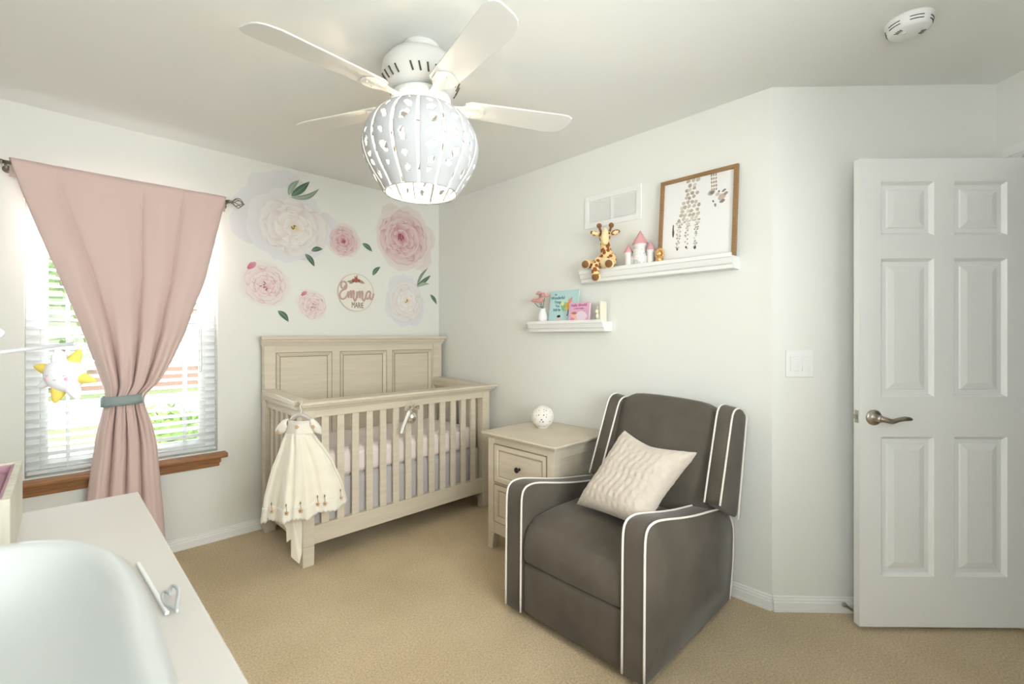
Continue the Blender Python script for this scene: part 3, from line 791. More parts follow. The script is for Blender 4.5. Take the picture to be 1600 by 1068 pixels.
# seat cushion with its waterfall front
bm = new()
rbox(bm, (1.484, .940, .256), (2.16, 1.460, .462), .028, 16, (.016, 0, .020), lambda p: (p.x+.085*max(0, (p.z-.32)/.145)**2.6*max(0, 1-(p.x-1.484)/.35), p.y, p.z-.02*max(0, (p.x-1.7))-.012*max(0, 1-(p.x-1.47)/.16)*(p.z > .42)))
obj('seat_cushion', bm, M_grey, ch, smooth=True)
bm = new(); rbox(bm, (1.487, .942, .032), (1.60, 1.458, .258), .016, 8, (.008, 0, 0)); obj('footrest', bm, M_grey, ch, smooth=True)
bm = new(); box(bm, (1.58, .93, .06), (2.24, 1.47, .26)); obj('base', bm, M_grey, ch, bevel=.01)
# swivel base and feet
bm = new(); box(bm, (1.62, .96, .020), (2.18, 1.44, .06))
for x, y in ((1.60, .98), (1.60, 1.42), (2.2, .98), (2.2, 1.42)): lathe(bm, [(0, 0), (.020, 0), (.022, .03), (0, .045)], (x, y, 0), 16)
obj('feet', bm, M_black, ch)
# back: warped between eight corners (x depth, y across, z up)
def warp8(c000, c001, c010, c011, c100, c101, c110, c111):
    Cc = [Vector(v) for v in (c000, c001, c010, c011, c100, c101, c110, c111)]
    def f(p):
        u, v, w = p.x, p.y, p.z
        return sum((Cc[i]*((u if i & 4 else 1-u)*(v if i & 2 else 1-v)*(w if i & 1 else 1-w)) for i in range(8)), Vector())
    return f
def ubox(bm, f, r, n, bulge): return rbox(bm, (0, 0, 0), (1, 1, 1), r, n, bulge, f)
# centre cushion: u = depth (0 front), v = across (0 near side), w = up
f = warp8((2.035, .865, .42), (2.185, .858, .955), (2.05, 1.425, .42), (2.195, 1.405, .975), (2.19, .865, .42), (2.32, .858, .930), (2.20, 1.425, .42), (2.325, 1.405, .950))
bm = new(); ubox(bm, f, .20, 12, (.16, 0, .03)); bk = obj('back_cushion', bm, M_grey, ch, smooth=True)
WG = {}
for nm, ys in (('near', (.795, .868)), ('far', (1.412, 1.487))):
    dy = 0 if nm == 'near' else -.028
    a, b = ys
    f = warp8((2.018, a, .552), (2.176, a+dy+.002, .956), (2.030, b, .545), (2.186, b+dy, .966), (2.225, a, .438), (2.345, a+dy, .930), (2.225, b, .445), (2.350, b+dy, .940))
    bm = new()
    def g(p, f=f):
        # round the top corner of the wing
        u, w = p.x, p.z
        q = f(p)
        k = max(0, w-.86)/.14
        q.z -= .022*k*k*(2*abs(u-.42))**2
        q.x += -.010*k*k*(u-.5)*2
        return q
    ubox(bm, g, .10, 10, (.03, .03, .0)); wg = obj('wing', bm, M_grey, ch, smooth=True)
    for v in (0.0, 1.0):
        pts_ = []
        seq = [(0, w/14) for w in range(0, 14)]+[(.03, .985)]+[(.15, .998), (.4, 1.0), (.7, 1.0), (.9, .99), (1.0, .95)]+[(1, 1-w/14) for w in range(1, 15)]
        for u, w in seq: pts_.append(g(Vector((u*1.0, v, w))))
        bm = new(); tube(bm, pts_, .0045, 8); obj('piping', bm, M_pipe, wg, smooth=True)

# throw pillow
pw = [Vector(p) for p in ((1.745, 1.318, .478), (1.700, .950, .490), (1.930, 1.180, .815), (1.950, .838, .768))]     # BL, BR, TL, TR
nrm = (pw[1]-pw[0]).cross(pw[2]-pw[0]).normalized()
if nrm.dot(Vector((-1, -1, .4))) < 0: nrm = -nrm
def pil(u, v, s):
    a, b = u*2-1, v*2-1
    pu = a*(1-.11*(1-b*b)); pv = b*(1-(.20 if b > 0 else .03)*(1-abs(a)**1.6))
    U, V_ = (pu+1)/2, (pv+1)/2
    p = pw[0]*(1-U)*(1-V_)+pw[1]*U*(1-V_)+pw[2]*(1-U)*V_+pw[3]*U*V_
    th = .078*(max(0, 1-a**4)*max(0, 1-b**4))**.55
    if 0 < u < 1 and 0 < v < 1:
        rip = .0032*math.sin(a*34+1.5*math.sin(b*9))*(.5+.5*math.sin(b*30+a*3))
    else: rip = 0
    return p+nrm*s*(th+rip)+nrm*.045
bm = new(); grid(bm, lambda u, v: pil(u, v, 1), 64, 64); grid(bm, lambda u, v: pil(u, v, -1), 64, 64)
bmesh.ops.remove_doubles(bm, verts=bm.verts[:], dist=.0008)
tag(obj('throw_pillow', bm, M_pillow, smooth=True), 'cream plush throw pillow leaning on the seat of the grey armchair', 'pillow')

# ------------------------------------------------------------------ ledges
LP_ = [(0, 0), (.080, 0), (.082, .018), (.090, .021), (.093, .026), (.099, .045), (.101, .050), (.106, .052), (.106, .072), (.094, .072), (.094, .060), (0, .060)]
def ledge(name, y0, y1, z0, label, sc_=1.0):
    bm = new(); prism(bm, LP_, lambda o, z: (XW-o, y0, z0+z*sc_), lambda o, z: (XW-o, y1, z0+z*sc_))
    return tag(obj(name, bm, M_white, bevel=.0008), label, 'shelf')
ledge('picture_ledge', .842, 1.742, 1.606, 'long white picture ledge on the shelf wall under the air vent, holding the framed giraffe')
ledge('picture_ledge', 1.573, 2.185, 1.309, 'short lower white picture ledge holding the vase and books', .96)
ZU, ZL = 1.6665, 1.3671

# framed giraffe picture
FYa, FYb, FZa, FZb = .838, 1.242, 1.667, 2.119
def FP(y, d, z): return (2.328+(z-FZa)*.088-d, y, z)
fp = thing('framed_picture', 'wood-framed giraffe print leaning on the upper picture ledge', 'framed picture', (2.33, 1.04, FZa))
M_frame = mat('walnut_frame', (.36, .21, .095), .5, var=.3, vscale=10, stretch=(1, 1, 12))
bm = new(); w_ = .019
for y0, y1, z0, z1 in ((FYa, FYa+w_, FZa, FZb), (FYb-w_, FYb, FZa, FZb), (FYa+w_, FYb-w_, FZb-w_, FZb), (FYa+w_, FYb-w_, FZa, FZa+w_)): box(bm, (y0, 0, z0), (y1, .020, z1), FP)
frm = obj('frame', bm, M_frame, fp, bevel=.001)
bm = new(); box(bm, (FYa+w_-.002, .002, FZa+w_-.002), (FYb-w_+.002, .007, FZb-w_+.002), FP)
obj('paper', bm, mat('art_paper', (.86, .85, .84), .7), fp)

class PR:
    """flat printed artwork: polygons with colour and opacity in a colour attribute"""
    def __init__(s, f): s.f = f; s.V = []; s.F = []; s.Cc = []; s.n = 0
    def poly(s, pts, col, a=1.0, colf=None, lift=.00004):
        s.n += 1; d = s.n*lift; k = len(s.V); cx = sum(p[0] for p in pts)/len(pts); cz = sum(p[1] for p in pts)/len(pts)
        s.V.append(s.f(cx, cz, d)); s.Cc.append((*col, a))
        for p in pts: s.V.append(s.f(p[0], p[1], d)); s.Cc.append((*(colf(p) if colf else col), a))
        m = len(pts)
        for i in range(m): s.F.append((k, k+1+i, k+1+(i+1) % m))
    def gridp(s, fn, nu, nv, colf, lift=.00004):
        s.n += 1; d = s.n*lift; k = len(s.V)
        for i in range(nu+1):
            for j in range(nv+1):
                x, z = fn(i/nu, j/nv); s.V.append(s.f(x, z, d)); s.Cc.append(colf(i/nu, j/nv))
        for i in range(nu):
            for j in range(nv):
                a = k+i*(nv+1)+j; s.F.append((a, a+nv+1, a+nv+2, a+1))
    def build(s, name, parent=None):
        me = bpy.data.meshes.new(name); V = [Vector(v) for v in s.V]
        if parent: o_ = world_org(parent)
        else: o_ = Vector(((min(v.x for v in V)+max(v.x for v in V))/2, (min(v.y for v in V)+max(v.y for v in V))/2, (min(v.z for v in V)+max(v.z for v in V))/2))
        me.from_pydata([v-o_ for v in V], [], s.F)
        at = me.color_attributes.new('Col', 'FLOAT_COLOR', 'POINT')
        for i, c_ in enumerate(s.Cc): at.data[i].color = c_
        me.materials.append(M_print); ob = bpy.data.objects.new(name, me); COL.objects.link(ob)
        if parent: ob.parent = parent
        else: ob.location = o_
        return ob

def blob(cx, cz, rx, rz, rng, n=9, j=.25, rot=0):
    out = []
    for k in range(n):
        a = 2*PI*k/n; q = 1+rng.uniform(-j, j); x, z = rx*q*math.cos(a), rz*q*math.sin(a)
        out.append((cx+x*math.cos(rot)-z*math.sin(rot), cz+x*math.sin(rot)+z*math.cos(rot)))
    return out
rng = random.Random(11)
mix_ = lambda c: tuple(x+.08 for x in c)
pr_ = PR(lambda a, z, d: FP(FYb-a, d+.0072, z))            # a = distance from the frame's left edge
def inside(a, z):
    # neck, body, legs of the standing giraffe
    if z > 2.00: t = (z-2.0)/.1; return abs(a-.172-.010*t) < .034
    if z > 1.955: t = (z-1.955)/.045; return .115+.022*t < a < .224-.012*t
    if z > 1.875: t = (z-1.875)/.08; return .092+.025*t < a < .228-.004*t
    for l0, l1, r in ((.112, .104, .014), (.156, .152, .012), (.205, .198, .012)):
        t = (1.875-z)/.14
        if t < 1 and abs(a-(l0*(1-t)+l1*t)) < r*(1-.45*t): return True
    return False
z = 1.735
while z < 2.098:
    st = .0235 if z > 1.885 else .0125
    a = .08+(.5*st if int(z*1000/ (st*1000)) % 2 else 0)
    while a < .25:
        A_, Z_ = a+rng.uniform(-.25, .25)*st, z+rng.uniform(-.2, .2)*st
        if inside(A_, Z_):
            c_ = rng.choice([(.40, .34, .27), (.50, .44, .36), (.33, .28, .23), (.58, .53, .46)])
            pr_.poly(blob(A_, Z_, st*.43, st*.47, rng, 7, .22, rng.uniform(0, 3)), mix_(c_), lift=.000002)
        a += st*1.02
    z += st*.95
for (a, z_, rx, rz) in ((.078, 1.830, .006, .026), (.077, 1.855, .004, .02), (.104, 1.738, .005, .008), (.152, 1.742, .005, .006), (.200, 1.735, .006, .010)):
    pr_.poly(blob(a, z_, rx, rz, rng, 9, .15), (.10, .09, .08), lift=.000002)
for k in range(5):                                            # second neck coming down
    for q in (-1, 0, 1):
        pr_.poly(blob(.283+q*.011+k*.001, 2.094-k*.019, .0048, .0078, rng, 7, .2), (.42, .34, .28), lift=.000002)
hx, hz = .300, 1.985                                          # hanging head: ears, eyes, muzzle
for a, z_, rx, rz, c_ in ((.275, 2.005, .022, .016, (.50, .44, .40)), (.278, 2.004, .012, .009, (.25, .20, .18)), (.328, 1.972, .020, .016, (.55, .46, .41)), (.345, 1.985, .011, .008, (.35, .29, .27)),
                          (.330, 1.950, .014, .008, (.28, .23, .21)), (.312, 2.003, .005, .004, (.08, .07, .07)), (.285, 1.958, .004, .007, (.12, .1, .1)), (.296, 1.936, .006, .009, (.30, .26, .25)), (.306, 1.990, .013, .010, (.62, .56, .52)), (.336, 2.002, .012, .006, (.30, .25, .23))):
    pr_.poly(blob(a, z_, rx, rz, rng, 10, .15, .4), c_, lift=.000002)
pr_.build('giraffe_drawing', fp)

# plush giraffe
gt = thing('plush_giraffe', 'orange spotted plush giraffe sitting on the left end of the upper ledge, one leg dangling', 'stuffed toy', (2.31, 1.57, ZU))
def HR(x, y, z, a=math.radians(34)):
    dx, dy = x-2.300, y-1.572; return (2.300+dx*math.cos(a)-dy*math.sin(a), 1.572+dx*math.sin(a)+dy*math.cos(a), z)
HM = Matrix.Rotation(math.radians(34), 4, 'Z')
bm = new()
ball(bm, (2.318, 1.566, 1.722), .052, 20, (.85, 1.05, 1.1)); tube(bm, cr([(2.318, 1.568, 1.72), (2.312, 1.570, 1.765), (2.306, 1.572, 1.80), (2.300, 1.573, 1.845)], 5), lambda u: .042-.016*u, 16)
ball(bm, (2.297, 1.572, 1.868), .036, 18, (.9, .98, 1.15))
gb = obj('body', bm, M_plush, gt, smooth=True)
bm = new(); tube(bm, cr([HR(2.276, 1.572, 1.905), HR(2.260, 1.572, 1.878), HR(2.248, 1.572, 1.845), HR(2.246, 1.572, 1.828)], 5), lambda u: .013+.006*math.sin(PI*u)+.007*u, 14); ball(bm, HR(2.247, 1.572, 1.826), .0205, 14, (.9, 1, .9))
obj('muzzle', bm, M_plushl, gt, smooth=True)
bm = new(); ball(bm, HR(2.270, 1.568, 1.705), .034, 16, (.7, 1, 1), HM); obj('belly', bm, M_plushl, gt, smooth=True)
for y in (1.606, 1.536):
    bm = new(); tube(bm, [HR(2.292, y-(.010 if y > 1.57 else -.010), 1.895), HR(2.288, y, 1.925)], .007, 8); ball(bm, HR(2.286, y, 1.930), .0155, 12); obj('horn', bm, M_plushb, gt, smooth=True)
for s in (1, -1):
    bm = new(); M = HM @ Matrix.Rotation(s*.30, 4, 'X'); ball(bm, HR(2.29, 1.572+s*.058, 1.888), .028, 14, (.35, 1.05, .55), M); e = obj('ear', bm, M_plush, gt, smooth=True)
    bm = new(); ball(bm, HR(2.282, 1.572+s*.060, 1.887), .017, 12, (.2, 1.0, .5), M); obj('inner_ear', bm, M_plushl, e, smooth=True)
    bm = new(); ball(bm, HR(2.262, 1.572+s*.024, 1.878), .0055, 10, (.6, 1, 1)); obj('eye', bm, M_black, gt, smooth=True)
for P in ([(2.31, 1.600, 1.700), (2.285, 1.640, 1.712), (2.243, 1.667, 1.708)], [(2.31, 1.54, 1.695), (2.28, 1.515, 1.70), (2.240, 1.500, 1.693)], [(2.31, 1.588, 1.755), (2.262, 1.600, 1.718), (2.238, 1.598, 1.68), (2.238, 1.590, 1.625)]):
    bm = new(); tube(bm, cr(P, 6), lambda u: .021+.004*u, 14); lg = obj('leg', bm, M_plush, gt, smooth=True)
    a, b = Vector(P[-2]), Vector(P[-1]); d = (b-a).normalized()
    dn = Vector((-1, -.25, -.12)).normalized()
    bm = new(); ball(bm, b, .028, 16, (.9, .95, .95)); obj('foot', bm, M_plushl, lg, smooth=True)
    bm = new(); qr = dn.to_track_quat('Z', 'Y').to_matrix().to_4x4(); ball(bm, b+dn*.0135, .0225, 18, (1, 1, .62), qr); obj('sole', bm, M_plushb, lg, smooth=True)
bm = new(); tube(bm, cr([(2.345, 1.60, 1.74), (2.335, 1.64, 1.72), (2.33, 1.53, 1.70)], 5), .004, 6)
bm.free()
bm = new(); tube(bm, cr([(2.325, 1.535, 1.755), (2.30, 1.512, 1.725), (2.295, 1.508, 1.70)], 5), .015, 12); obj('arm', bm, M_plush, gt, smooth=True)

# castle figurine
cs = thing('castle_figurine', 'small white castle figurine with pink cone roofs on the upper ledge', 'figurine', (2.32, 1.356, ZU))
M_cast = mat('white_glazed_brick', (.84, .81, .79), .4, bump=.6, bscale=55, bdist=.003); M_pinkr = mat('pink_glaze', (.72, .36, .38), .35)
for y, r, zt, zc, x, rc in ((1.353, .036, 1.795, 1.872, 2.322, .043), (1.424, .0205, 1.757, 1.803, 2.316, .0255), (1.286, .0195, 1.754, 1.802, 2.316, .0245)):
    bm = new(); lathe(bm, [(0, ZU), (r*1.06, ZU), (r*1.06, ZU+.006), (r, ZU+.010), (r*.97, zt-.018), (r*1.08, zt-.014), (r*1.08, zt), (0, zt)], (x, y, 0), 24)
    for k in range(12 if r > .03 else 0):
        a = k*PI/6; 
        for q in range(4): ball(bm, (x+r*math.cos(a+q*.26), y+r*math.sin(a+q*.26), ZU+.022+q*.024), .007, 6, (.5, 1, .7))
    tw = obj('tower', bm, M_cast, cs, smooth=True)
    bm = new(); lathe(bm, [(rc, zt-.001), (rc*1.02, zt+.002), (rc*.55, zt+(zc-zt)*.46), (.001, zc)], (x, y, 0), 24); obj('roof', bm, M_pinkr, tw, smooth=True)
bm = new(); box(bm, (2.306, 1.285, ZU), (2.335, 1.425, 1.725))
for k in range(7): box(bm, (2.306, 1.290+k*.020, 1.725), (2.335, 1.301+k*.020, 1.733))
obj('wall', bm, M_cast, cs, bevel=.002)
bm = new(); prism(bm, [(-.012, 0), (.012, 0), (.012, .022), (.008, .031), (0, .035), (-.008, .031), (-.012, .022)], lambda y, z: (2.2855, 1.353+y, ZU+.003+z), lambda y, z: (2.2825, 1.353+y, ZU+.003+z)); obj('gate', bm, mat('grey_glaze', (.62, .59, .57), .5), cs)
# little gold lion
ln = thing('lion_figurine', 'tiny gold lion figurine beside the castle in front of the picture frame', 'figurine', (2.295, 1.222, ZU))
M_gold = mat('gold_leaf', (.80, .50, .22), .3, metal=.75)
bm = new(); lc = Vector((2.292, 1.222, ZU+.055))
for k in range(12):
    a = k*PI/6; ball(bm, lc+Vector((.004, .021*math.cos(a), .023*math.sin(a))), .0085, 8, (.7, 1, 1))
obj('mane', bm, M_gold, ln, smooth=True)
bm = new(); ball(bm, lc+Vector((-.004, 0, 0)), .017, 14, (.7, .9, 1)); ball(bm, lc+Vector((-.016, 0, -.006)), .007, 8)
ball(bm, (2.298, 1.222, ZU+.022), .021, 14, (1, .9, 1.05))
for s in (-1, 1): tube(bm, [(2.292, 1.222+s*.013, ZU+.030), (2.284, 1.222+s*.016, ZU+.003)], .0065, 8); ball(bm, (2.281, 1.222+s*.016, ZU+.0055), .0065, 8)
obj('body', bm, M_gold, ln, smooth=True)

# vase with flowers
va = thing('vase', 'small white vase on the left end of the lower ledge', 'vase', (2.318, 2.082, ZL))
bm = new(); lathe(bm, [(0, ZL), (.028, ZL), (.034, ZL+.02), (.034, ZL+.045), (.024, ZL+.075), (.019, ZL+.090), (.022, ZL+.097), (.019, ZL+.097), (.016, ZL+.088), (.02, ZL+.07), (0, ZL+.03)], (2.318, 2.082, 0), 28, cap=False)
obj('vessel', bm, M_white, va, smooth=True)
M_petal = mat('pink_petal', (.80, .44, .42), .8); M_stem = mat('green_stem', (.12, .20, .14), .7)
for i, (y, z, sz, lab) in enumerate(((2.140, 1.515, .9, 'pink artificial flower leaning furthest left out of the white vase'), (2.092, 1.512, 1.15, 'largest pink artificial flower, low and central above the white vase'), (2.098, 1.562, .85, 'small dusky pink flower, tallest in the white vase'), (2.050, 1.545, 1.1, 'pink artificial flower leaning right towards the blue book'))):
    fl = thing('artificial_flower', lab, 'flower', (2.318, 2.082, ZL+.09), 'pink flowers in the small vase')
    x = 2.300
    bm = new(); tube(bm, cr([(2.318, 2.082, ZL+.035), (2.318, 2.082+(y-2.082)*.15, ZL+.10), (2.308, 2.082+(y-2.082)*.6, z-.035), (x, y, z-.010)], 5), .0022, 6); obj('stem', bm, M_stem, fl)
    bm = new(); rg = random.Random(i)
    for ring_, n_, rr, tl in ((0, 6, .020, .5), (1, 5, .014, .9), (2, 3, .006, 1.3)):
        for k in range(n_):
            a = 2*PI*k/n_+ring_*.5; M = Matrix.Rotation(a, 4, 'Z') @ Matrix.Rotation(-tl, 4, 'Y')
            ball(bm, Vector((x, y, z))+Vector((rr*math.cos(a), rr*math.sin(a), ring_*.006))*sz, .0135*sz, 10, (1, .85, .25), M)
    obj('bloom', bm, M_petal, fl, smooth=True)

def shelf_frame(y, z, x, tilt=0):
    """text frame on a surface facing the room from the shelf wall: right is -Y"""
    return Matrix(((tilt*0, math.sin(0), -1, x), (-1, 0, 0, y), (0, 1, 0, z), (0, 0, 0, 1)))
# books
M_page = mat('book_pages', (.85, .83, .76), .8)
def book(name, label, y0, y1, z0, z1, xb, lean, thk, m, cat='book'):
    b = thing(name, label, cat, (xb, (y0+y1)/2, z0), 'books on the lower ledge')
    f = lambda y, d, z: (xb+(z-z0)*lean-d, y, z)
    bm = new(); box(bm, (y0, 0, z0), (y1, .002, z1), f); box(bm, (y0, thk-.002, z0), (y1, thk, z1), f); box(bm, (y1-.002, .002, z0), (y1, thk-.002, z1), f)
    obj('cover', bm, m, b)
    bm = new(); box(bm, (y0+.003, .002, z0+.003), (y1-.002, thk-.002, z1-.003), f); obj('pages', bm, M_page, b)
    return b, f
b1, f1 = book('picture_book', 'pale blue children\'s book standing on the lower ledge', 1.795, 2.028, ZL, 1.577, 2.322, .16, .011, mat('blue_cover', (.50, .72, .72), .45))
def on(f, thk, y, z, sy=1.0):
    p = Vector(f(y, thk+.0006, z)); r_ = Vector((0, -1, 0)); u_ = (Vector(f(y, thk, z+.1))-Vector(f(y, thk, z))).normalized(); n_ = r_.cross(u_)
    return Matrix(((r_.x, u_.x, n_.x, p.x), (r_.y, u_.y, n_.y, p.y), (r_.z, u_.z, n_.z, p.z), (0, 0, 0, 1)))
M_ink = mat('teal_ink', (.07, .22, .25), .6); M_pinkink = mat('magenta_ink', (.50, .06, .30), .6)
for s_, y, z_, sz in (('the', 1.985, 1.553, .018), ('Wonderful', 1.965, 1.530, .032), ('Things', 1.962, 1.502, .028), ('You', 1.962, 1.476, .026), ('Will Be', 1.965, 1.450, .026)):
    text_obj('title', s_, sz, M_ink, on(f1, .011, y, z_), b1, sx=.82)
p_ = PR(lambda a, z, d: f1(2.028-a, .0112+d, z)); rg = random.Random(5)
for a, z_, rx, rz, c_ in ((.125, 1.470, .030, .028, (.30, .58, .36)), (.108, 1.492, .018, .014, (.75, .80, .35)), (.150, 1.480, .022, .020, (.85, .50, .14)), (.168, 1.505, .014, .018, (.85, .32, .20)), (.178, 1.520, .008, .012, (.70, .35, .50)), (.146, 1.455, .016, .012, (.90, .65, .20)),
                          (.160, 1.435, .004, .022, (.15, .22, .22)), (.155, 1.415, .006, .006, (.15, .20, .20)), (.085, 1.392, .014, .018, (.85, .62, .50)), (.085, 1.408, .015, .009, (.04, .03, .03)), (.088, 1.375, .012, .008, (.80, .45, .40))):
    p_.poly(blob(a, z_, rx, rz, rg, 11, .16), c_, lift=.00003)
p_.build('cover_picture', b1)
b2_, f2 = book('picture_book', 'smaller pink children\'s book leaning in front of the blue one on the lower ledge', 1.672, 1.828, ZL, 1.487, 2.288, .10, .014, mat('pink_cover', (.74, .45, .60), .45))
text_obj('title', 'Hello World!', .0265, M_pinkink, on(f2, .014, 1.752, 1.470), b2_, sx=.86)
text_obj('title', 'a book of babies', .0125, M_pinkink, on(f2, .014, 1.752, 1.450), b2_, sx=.9)
p_ = PR(lambda a, z, d: f2(1.828-a, .0142+d, z))
for a, z_, rx, rz, c_ in ((.100, 1.402, .040, .030, (.80, .68, .76)), (.040, 1.405, .020, .018, (.88, .50, .42)), (.042, 1.422, .020, .008, (.60, .22, .16)), (.030, 1.382, .018, .013, (.75, .25, .45)), (.060, 1.380, .014, .010, (.85, .60, .50))):
    p_.poly(blob(a, z_, rx, rz, rg, 11, .14), c_, lift=.00003)
p_.build('cover_picture', b2_)
# bookend figurine
be = thing('bookend', 'ivory bookend with a small bunny at the right end of the lower ledge', 'bookend', (2.32, 1.61, ZL))
M_ivory = mat('ivory_ceramic', (.84, .79, .64), .4)
bm = new(); box(bm, (2.285, 1.590, ZL), (2.345, 1.602, 1.487)); box(bm, (2.285, 1.602, ZL), (2.345, 1.655, ZL+.008)); obj('slab', bm, M_ivory, be, bevel=.003)
bm = new(); ball(bm, (2.305, 1.622, ZL+.030), .022, 14, (1, .85, 1.05)); ball(bm, (2.298, 1.626, ZL+.060), .014, 12)
for s in (-1, 1): ball(bm, (2.302, 1.624+s*.006, ZL+.082), .005, 8, (.6, .9, 2.8))
obj('bunny', bm, M_ivory, be, smooth=True)

# ------------------------------------------------------------------ curtain, rod, tieback
RODZ, RODY = 2.112, 3.272
rod = thing('curtain_rod', 'dark metal curtain rod with twisted cage finials above the window', 'curtain rod', (.27, RODY, RODZ))
M_rod = mat('pewter', (.28, .24, .20), .35, metal=.9)
bm = new(); tube(bm, [(-.215, RODY, RODZ), (.745, RODY, RODZ)], .009, 12); obj('rod', bm, M_rod, rod, smooth=True)
for x, s in ((-.215, -1), (.745, 1)):
    bm = new(); c0_ = Vector((x+s*.042, RODY, RODZ))
    lathe(bm, [(0, -.03), (.011, -.028), (.011, -.020), (.006, -.016), (.012, -.010), (.004, 0)], (x+s*.018, RODY, RODZ), 12, ((0, 1, 0), (0, 0, 1), (s, 0, 0)))
    for k in range(6):
        a = k*PI/3; P = []
        for q in range(11):
            t = q/10; rr = .030*math.sin(PI*t)**.8; an = a+t*1.3
            P.append(Vector((x+s*(.012+.062*t), RODY+rr*math.cos(an), RODZ+rr*math.sin(an))))
        tube(bm, P, .0026, 6)
    ball(bm, (x+s*.076, RODY, RODZ), .005, 8); obj('finial', bm, M_rod, rod, smooth=True)
for x in (-.195, .728):
    bm = new(); tube(bm, [(x, RODY, RODZ-.012), (x, 3.364, RODZ-.012)], .005, 8); lathe(bm, [(0, 0), (.018, 0), (.018, .004), (0, .005)], (x, 3.364, RODZ-.012), 16, ((1, 0, 0), (0, 0, 1), (0, -1, 0))); obj('bracket', bm, M_rod, rod, smooth=True)

CL = [(.03, .075), (.40, .088), (.52, .100), (.754, .127), (.90, .156), (.94, .163), (.98, .163), (1.295, .077), (1.523, .006), (1.803, -.086), (2.00, -.147), (2.14, -.184)]
CRt = [(.03, .428), (.25, .416), (.42, .403), (.68, .383), (.80, .360), (.91, .326), (.96, .324), (1.005, .388), (1.12, .445), (1.30, .518), (1.45, .560), (1.606, .614), (1.78, .650), (1.925, .680), (2.08, .712), (2.14, .722)]
def sm(tab, z):
    return (lerpt(tab, z-.03)+2*lerpt(tab, z)+lerpt(tab, z+.03))/4
def curt(u, v):
    z = .025+(2.135-.025)*v
    l, r = sm(CL, z), sm(CRt, z)
    pinch = math.exp(-((z-.945)/.28)**2)
    low = max(0, min(1, (.945-z)/.6)); up_ = max(0, min(1, (z-.945)/1.1))
    amp = .014+.026*pinch+.020*low*(1-pinch)+.020*(1-up_)*(1-pinch)*(z > .945)
    if z > 2.05: amp *= .6
    B = [0, .17+.11*(1-up_), .55-.05*(1-up_), .77-.05*(1-up_), 1.0]
    for i in range(4):
        if u <= B[i+1] or i == 3: t = (u-B[i])/(B[i+1]-B[i]); break
    t = max(0, min(1, t))
    if i >= 2: amp += .009*up_
    fo = 2.3*math.sin(PI*t)**(.44 if i else .7)-1.2+.22*math.sin(2*PI*u*9.3+1.2)*(.35+pinch)+.10*math.sin(2*PI*u*17+.3)*pinch
    w = u
    body_ = .026*math.sin(PI*u)*pinch
    x = l+(r-l)*u-.005*math.sin(2*PI*t)*(.4+pinch)*math.sin(PI*u)
    y = 3.258-body_-amp*fo*.8
    if z > 2.085: y = 3.256-amp*fo*.35          # rod pocket
    if abs(z-2.045) < .012: y += .004
    return (x, min(y, 3.275 if z > 2.09 else 3.288), z-.004*math.sin(PI*u) if v > .98 else z)
bm = new(); grid(bm, curt, 150, 90)
# back of the rod pocket
grid(bm, lambda u, v: (-.184+.906*u, 3.290, 2.05+.083*v), 20, 3)
grid(bm, lambda u, v: (-.184+.906*u, 3.290-.034*v, 2.133), 20, 2)
cur = tag(obj('curtain', bm, M_curt, smooth=True, thick=.0018), 'blush pink curtain gathered into a grey tieback in front of the window', 'curtain')
bm = new()
def tie(u, v):
    a = 2*PI*u; z = .912+.052*v
    return (.232+.088*math.copysign(abs(math.cos(a))**.75, math.cos(a)), 3.250+.078*math.copysign(abs(math.sin(a))**.75, math.sin(a))*(.9 if math.sin(a) < 0 else .55), z+.006*math.cos(a))
grid(bm, tie, 40, 3, closeu=True)
tag(obj('tieback', bm, M_tie, smooth=True, thick=.003), 'sage grey fabric tieback around the middle of the pink curtain', 'tieback')

# ------------------------------------------------------------------ ceiling fan with globe light
FC = W(-.366, 1.86)
fan = thing('ceiling_fan', 'white five-blade ceiling fan with a large pierced globe light', 'ceiling fan', (FC.x, FC.y, 2.44))
bm = new(); lathe(bm, [(0, 2.4398), (.074, 2.4398), (.076, 2.436), (.072, 2.418), (.070, 2.396)], FC, 40); obj('canopy', bm, M_fan, fan, smooth=True)
bm = new(); lathe(bm, [(.070, 2.402), (.095, 2.398), (.130, 2.382), (.150, 2.355), (.155, 2.325), (.153, 2.300), (.140, 2.275), (.122, 2.258), (.10, 2.248), (0, 2.246)], FC, 48); mo = obj('motor_housing', bm, M_fan, fan, smooth=True)
bm = new()
for k in range(30):
    if (k % 6) == 5: continue
    a = 2*PI*k/30+.1
    P = [FC+Vector((rr*math.cos(a+o_), rr*math.sin(a+o_), zz)) for rr, zz, o_ in ((.1535, 2.299, 0), (.1475, 2.286, .02), (.1385, 2.2715, .05))]
    tube(bm, P, .0035, 6)
obj('vent_slots', bm, mat('slot_brown', (.10, .085, .05), .8), mo)
bm = new(); lathe(bm, [(0, 2.248), (.105, 2.246), (.118, 2.238), (.118, 2.222), (.095, 2.212), (.055, 2.205), (.055, 2.175), (0, 2.17)], FC, 40); obj('flywheel', bm, M_fan, fan, smooth=True)
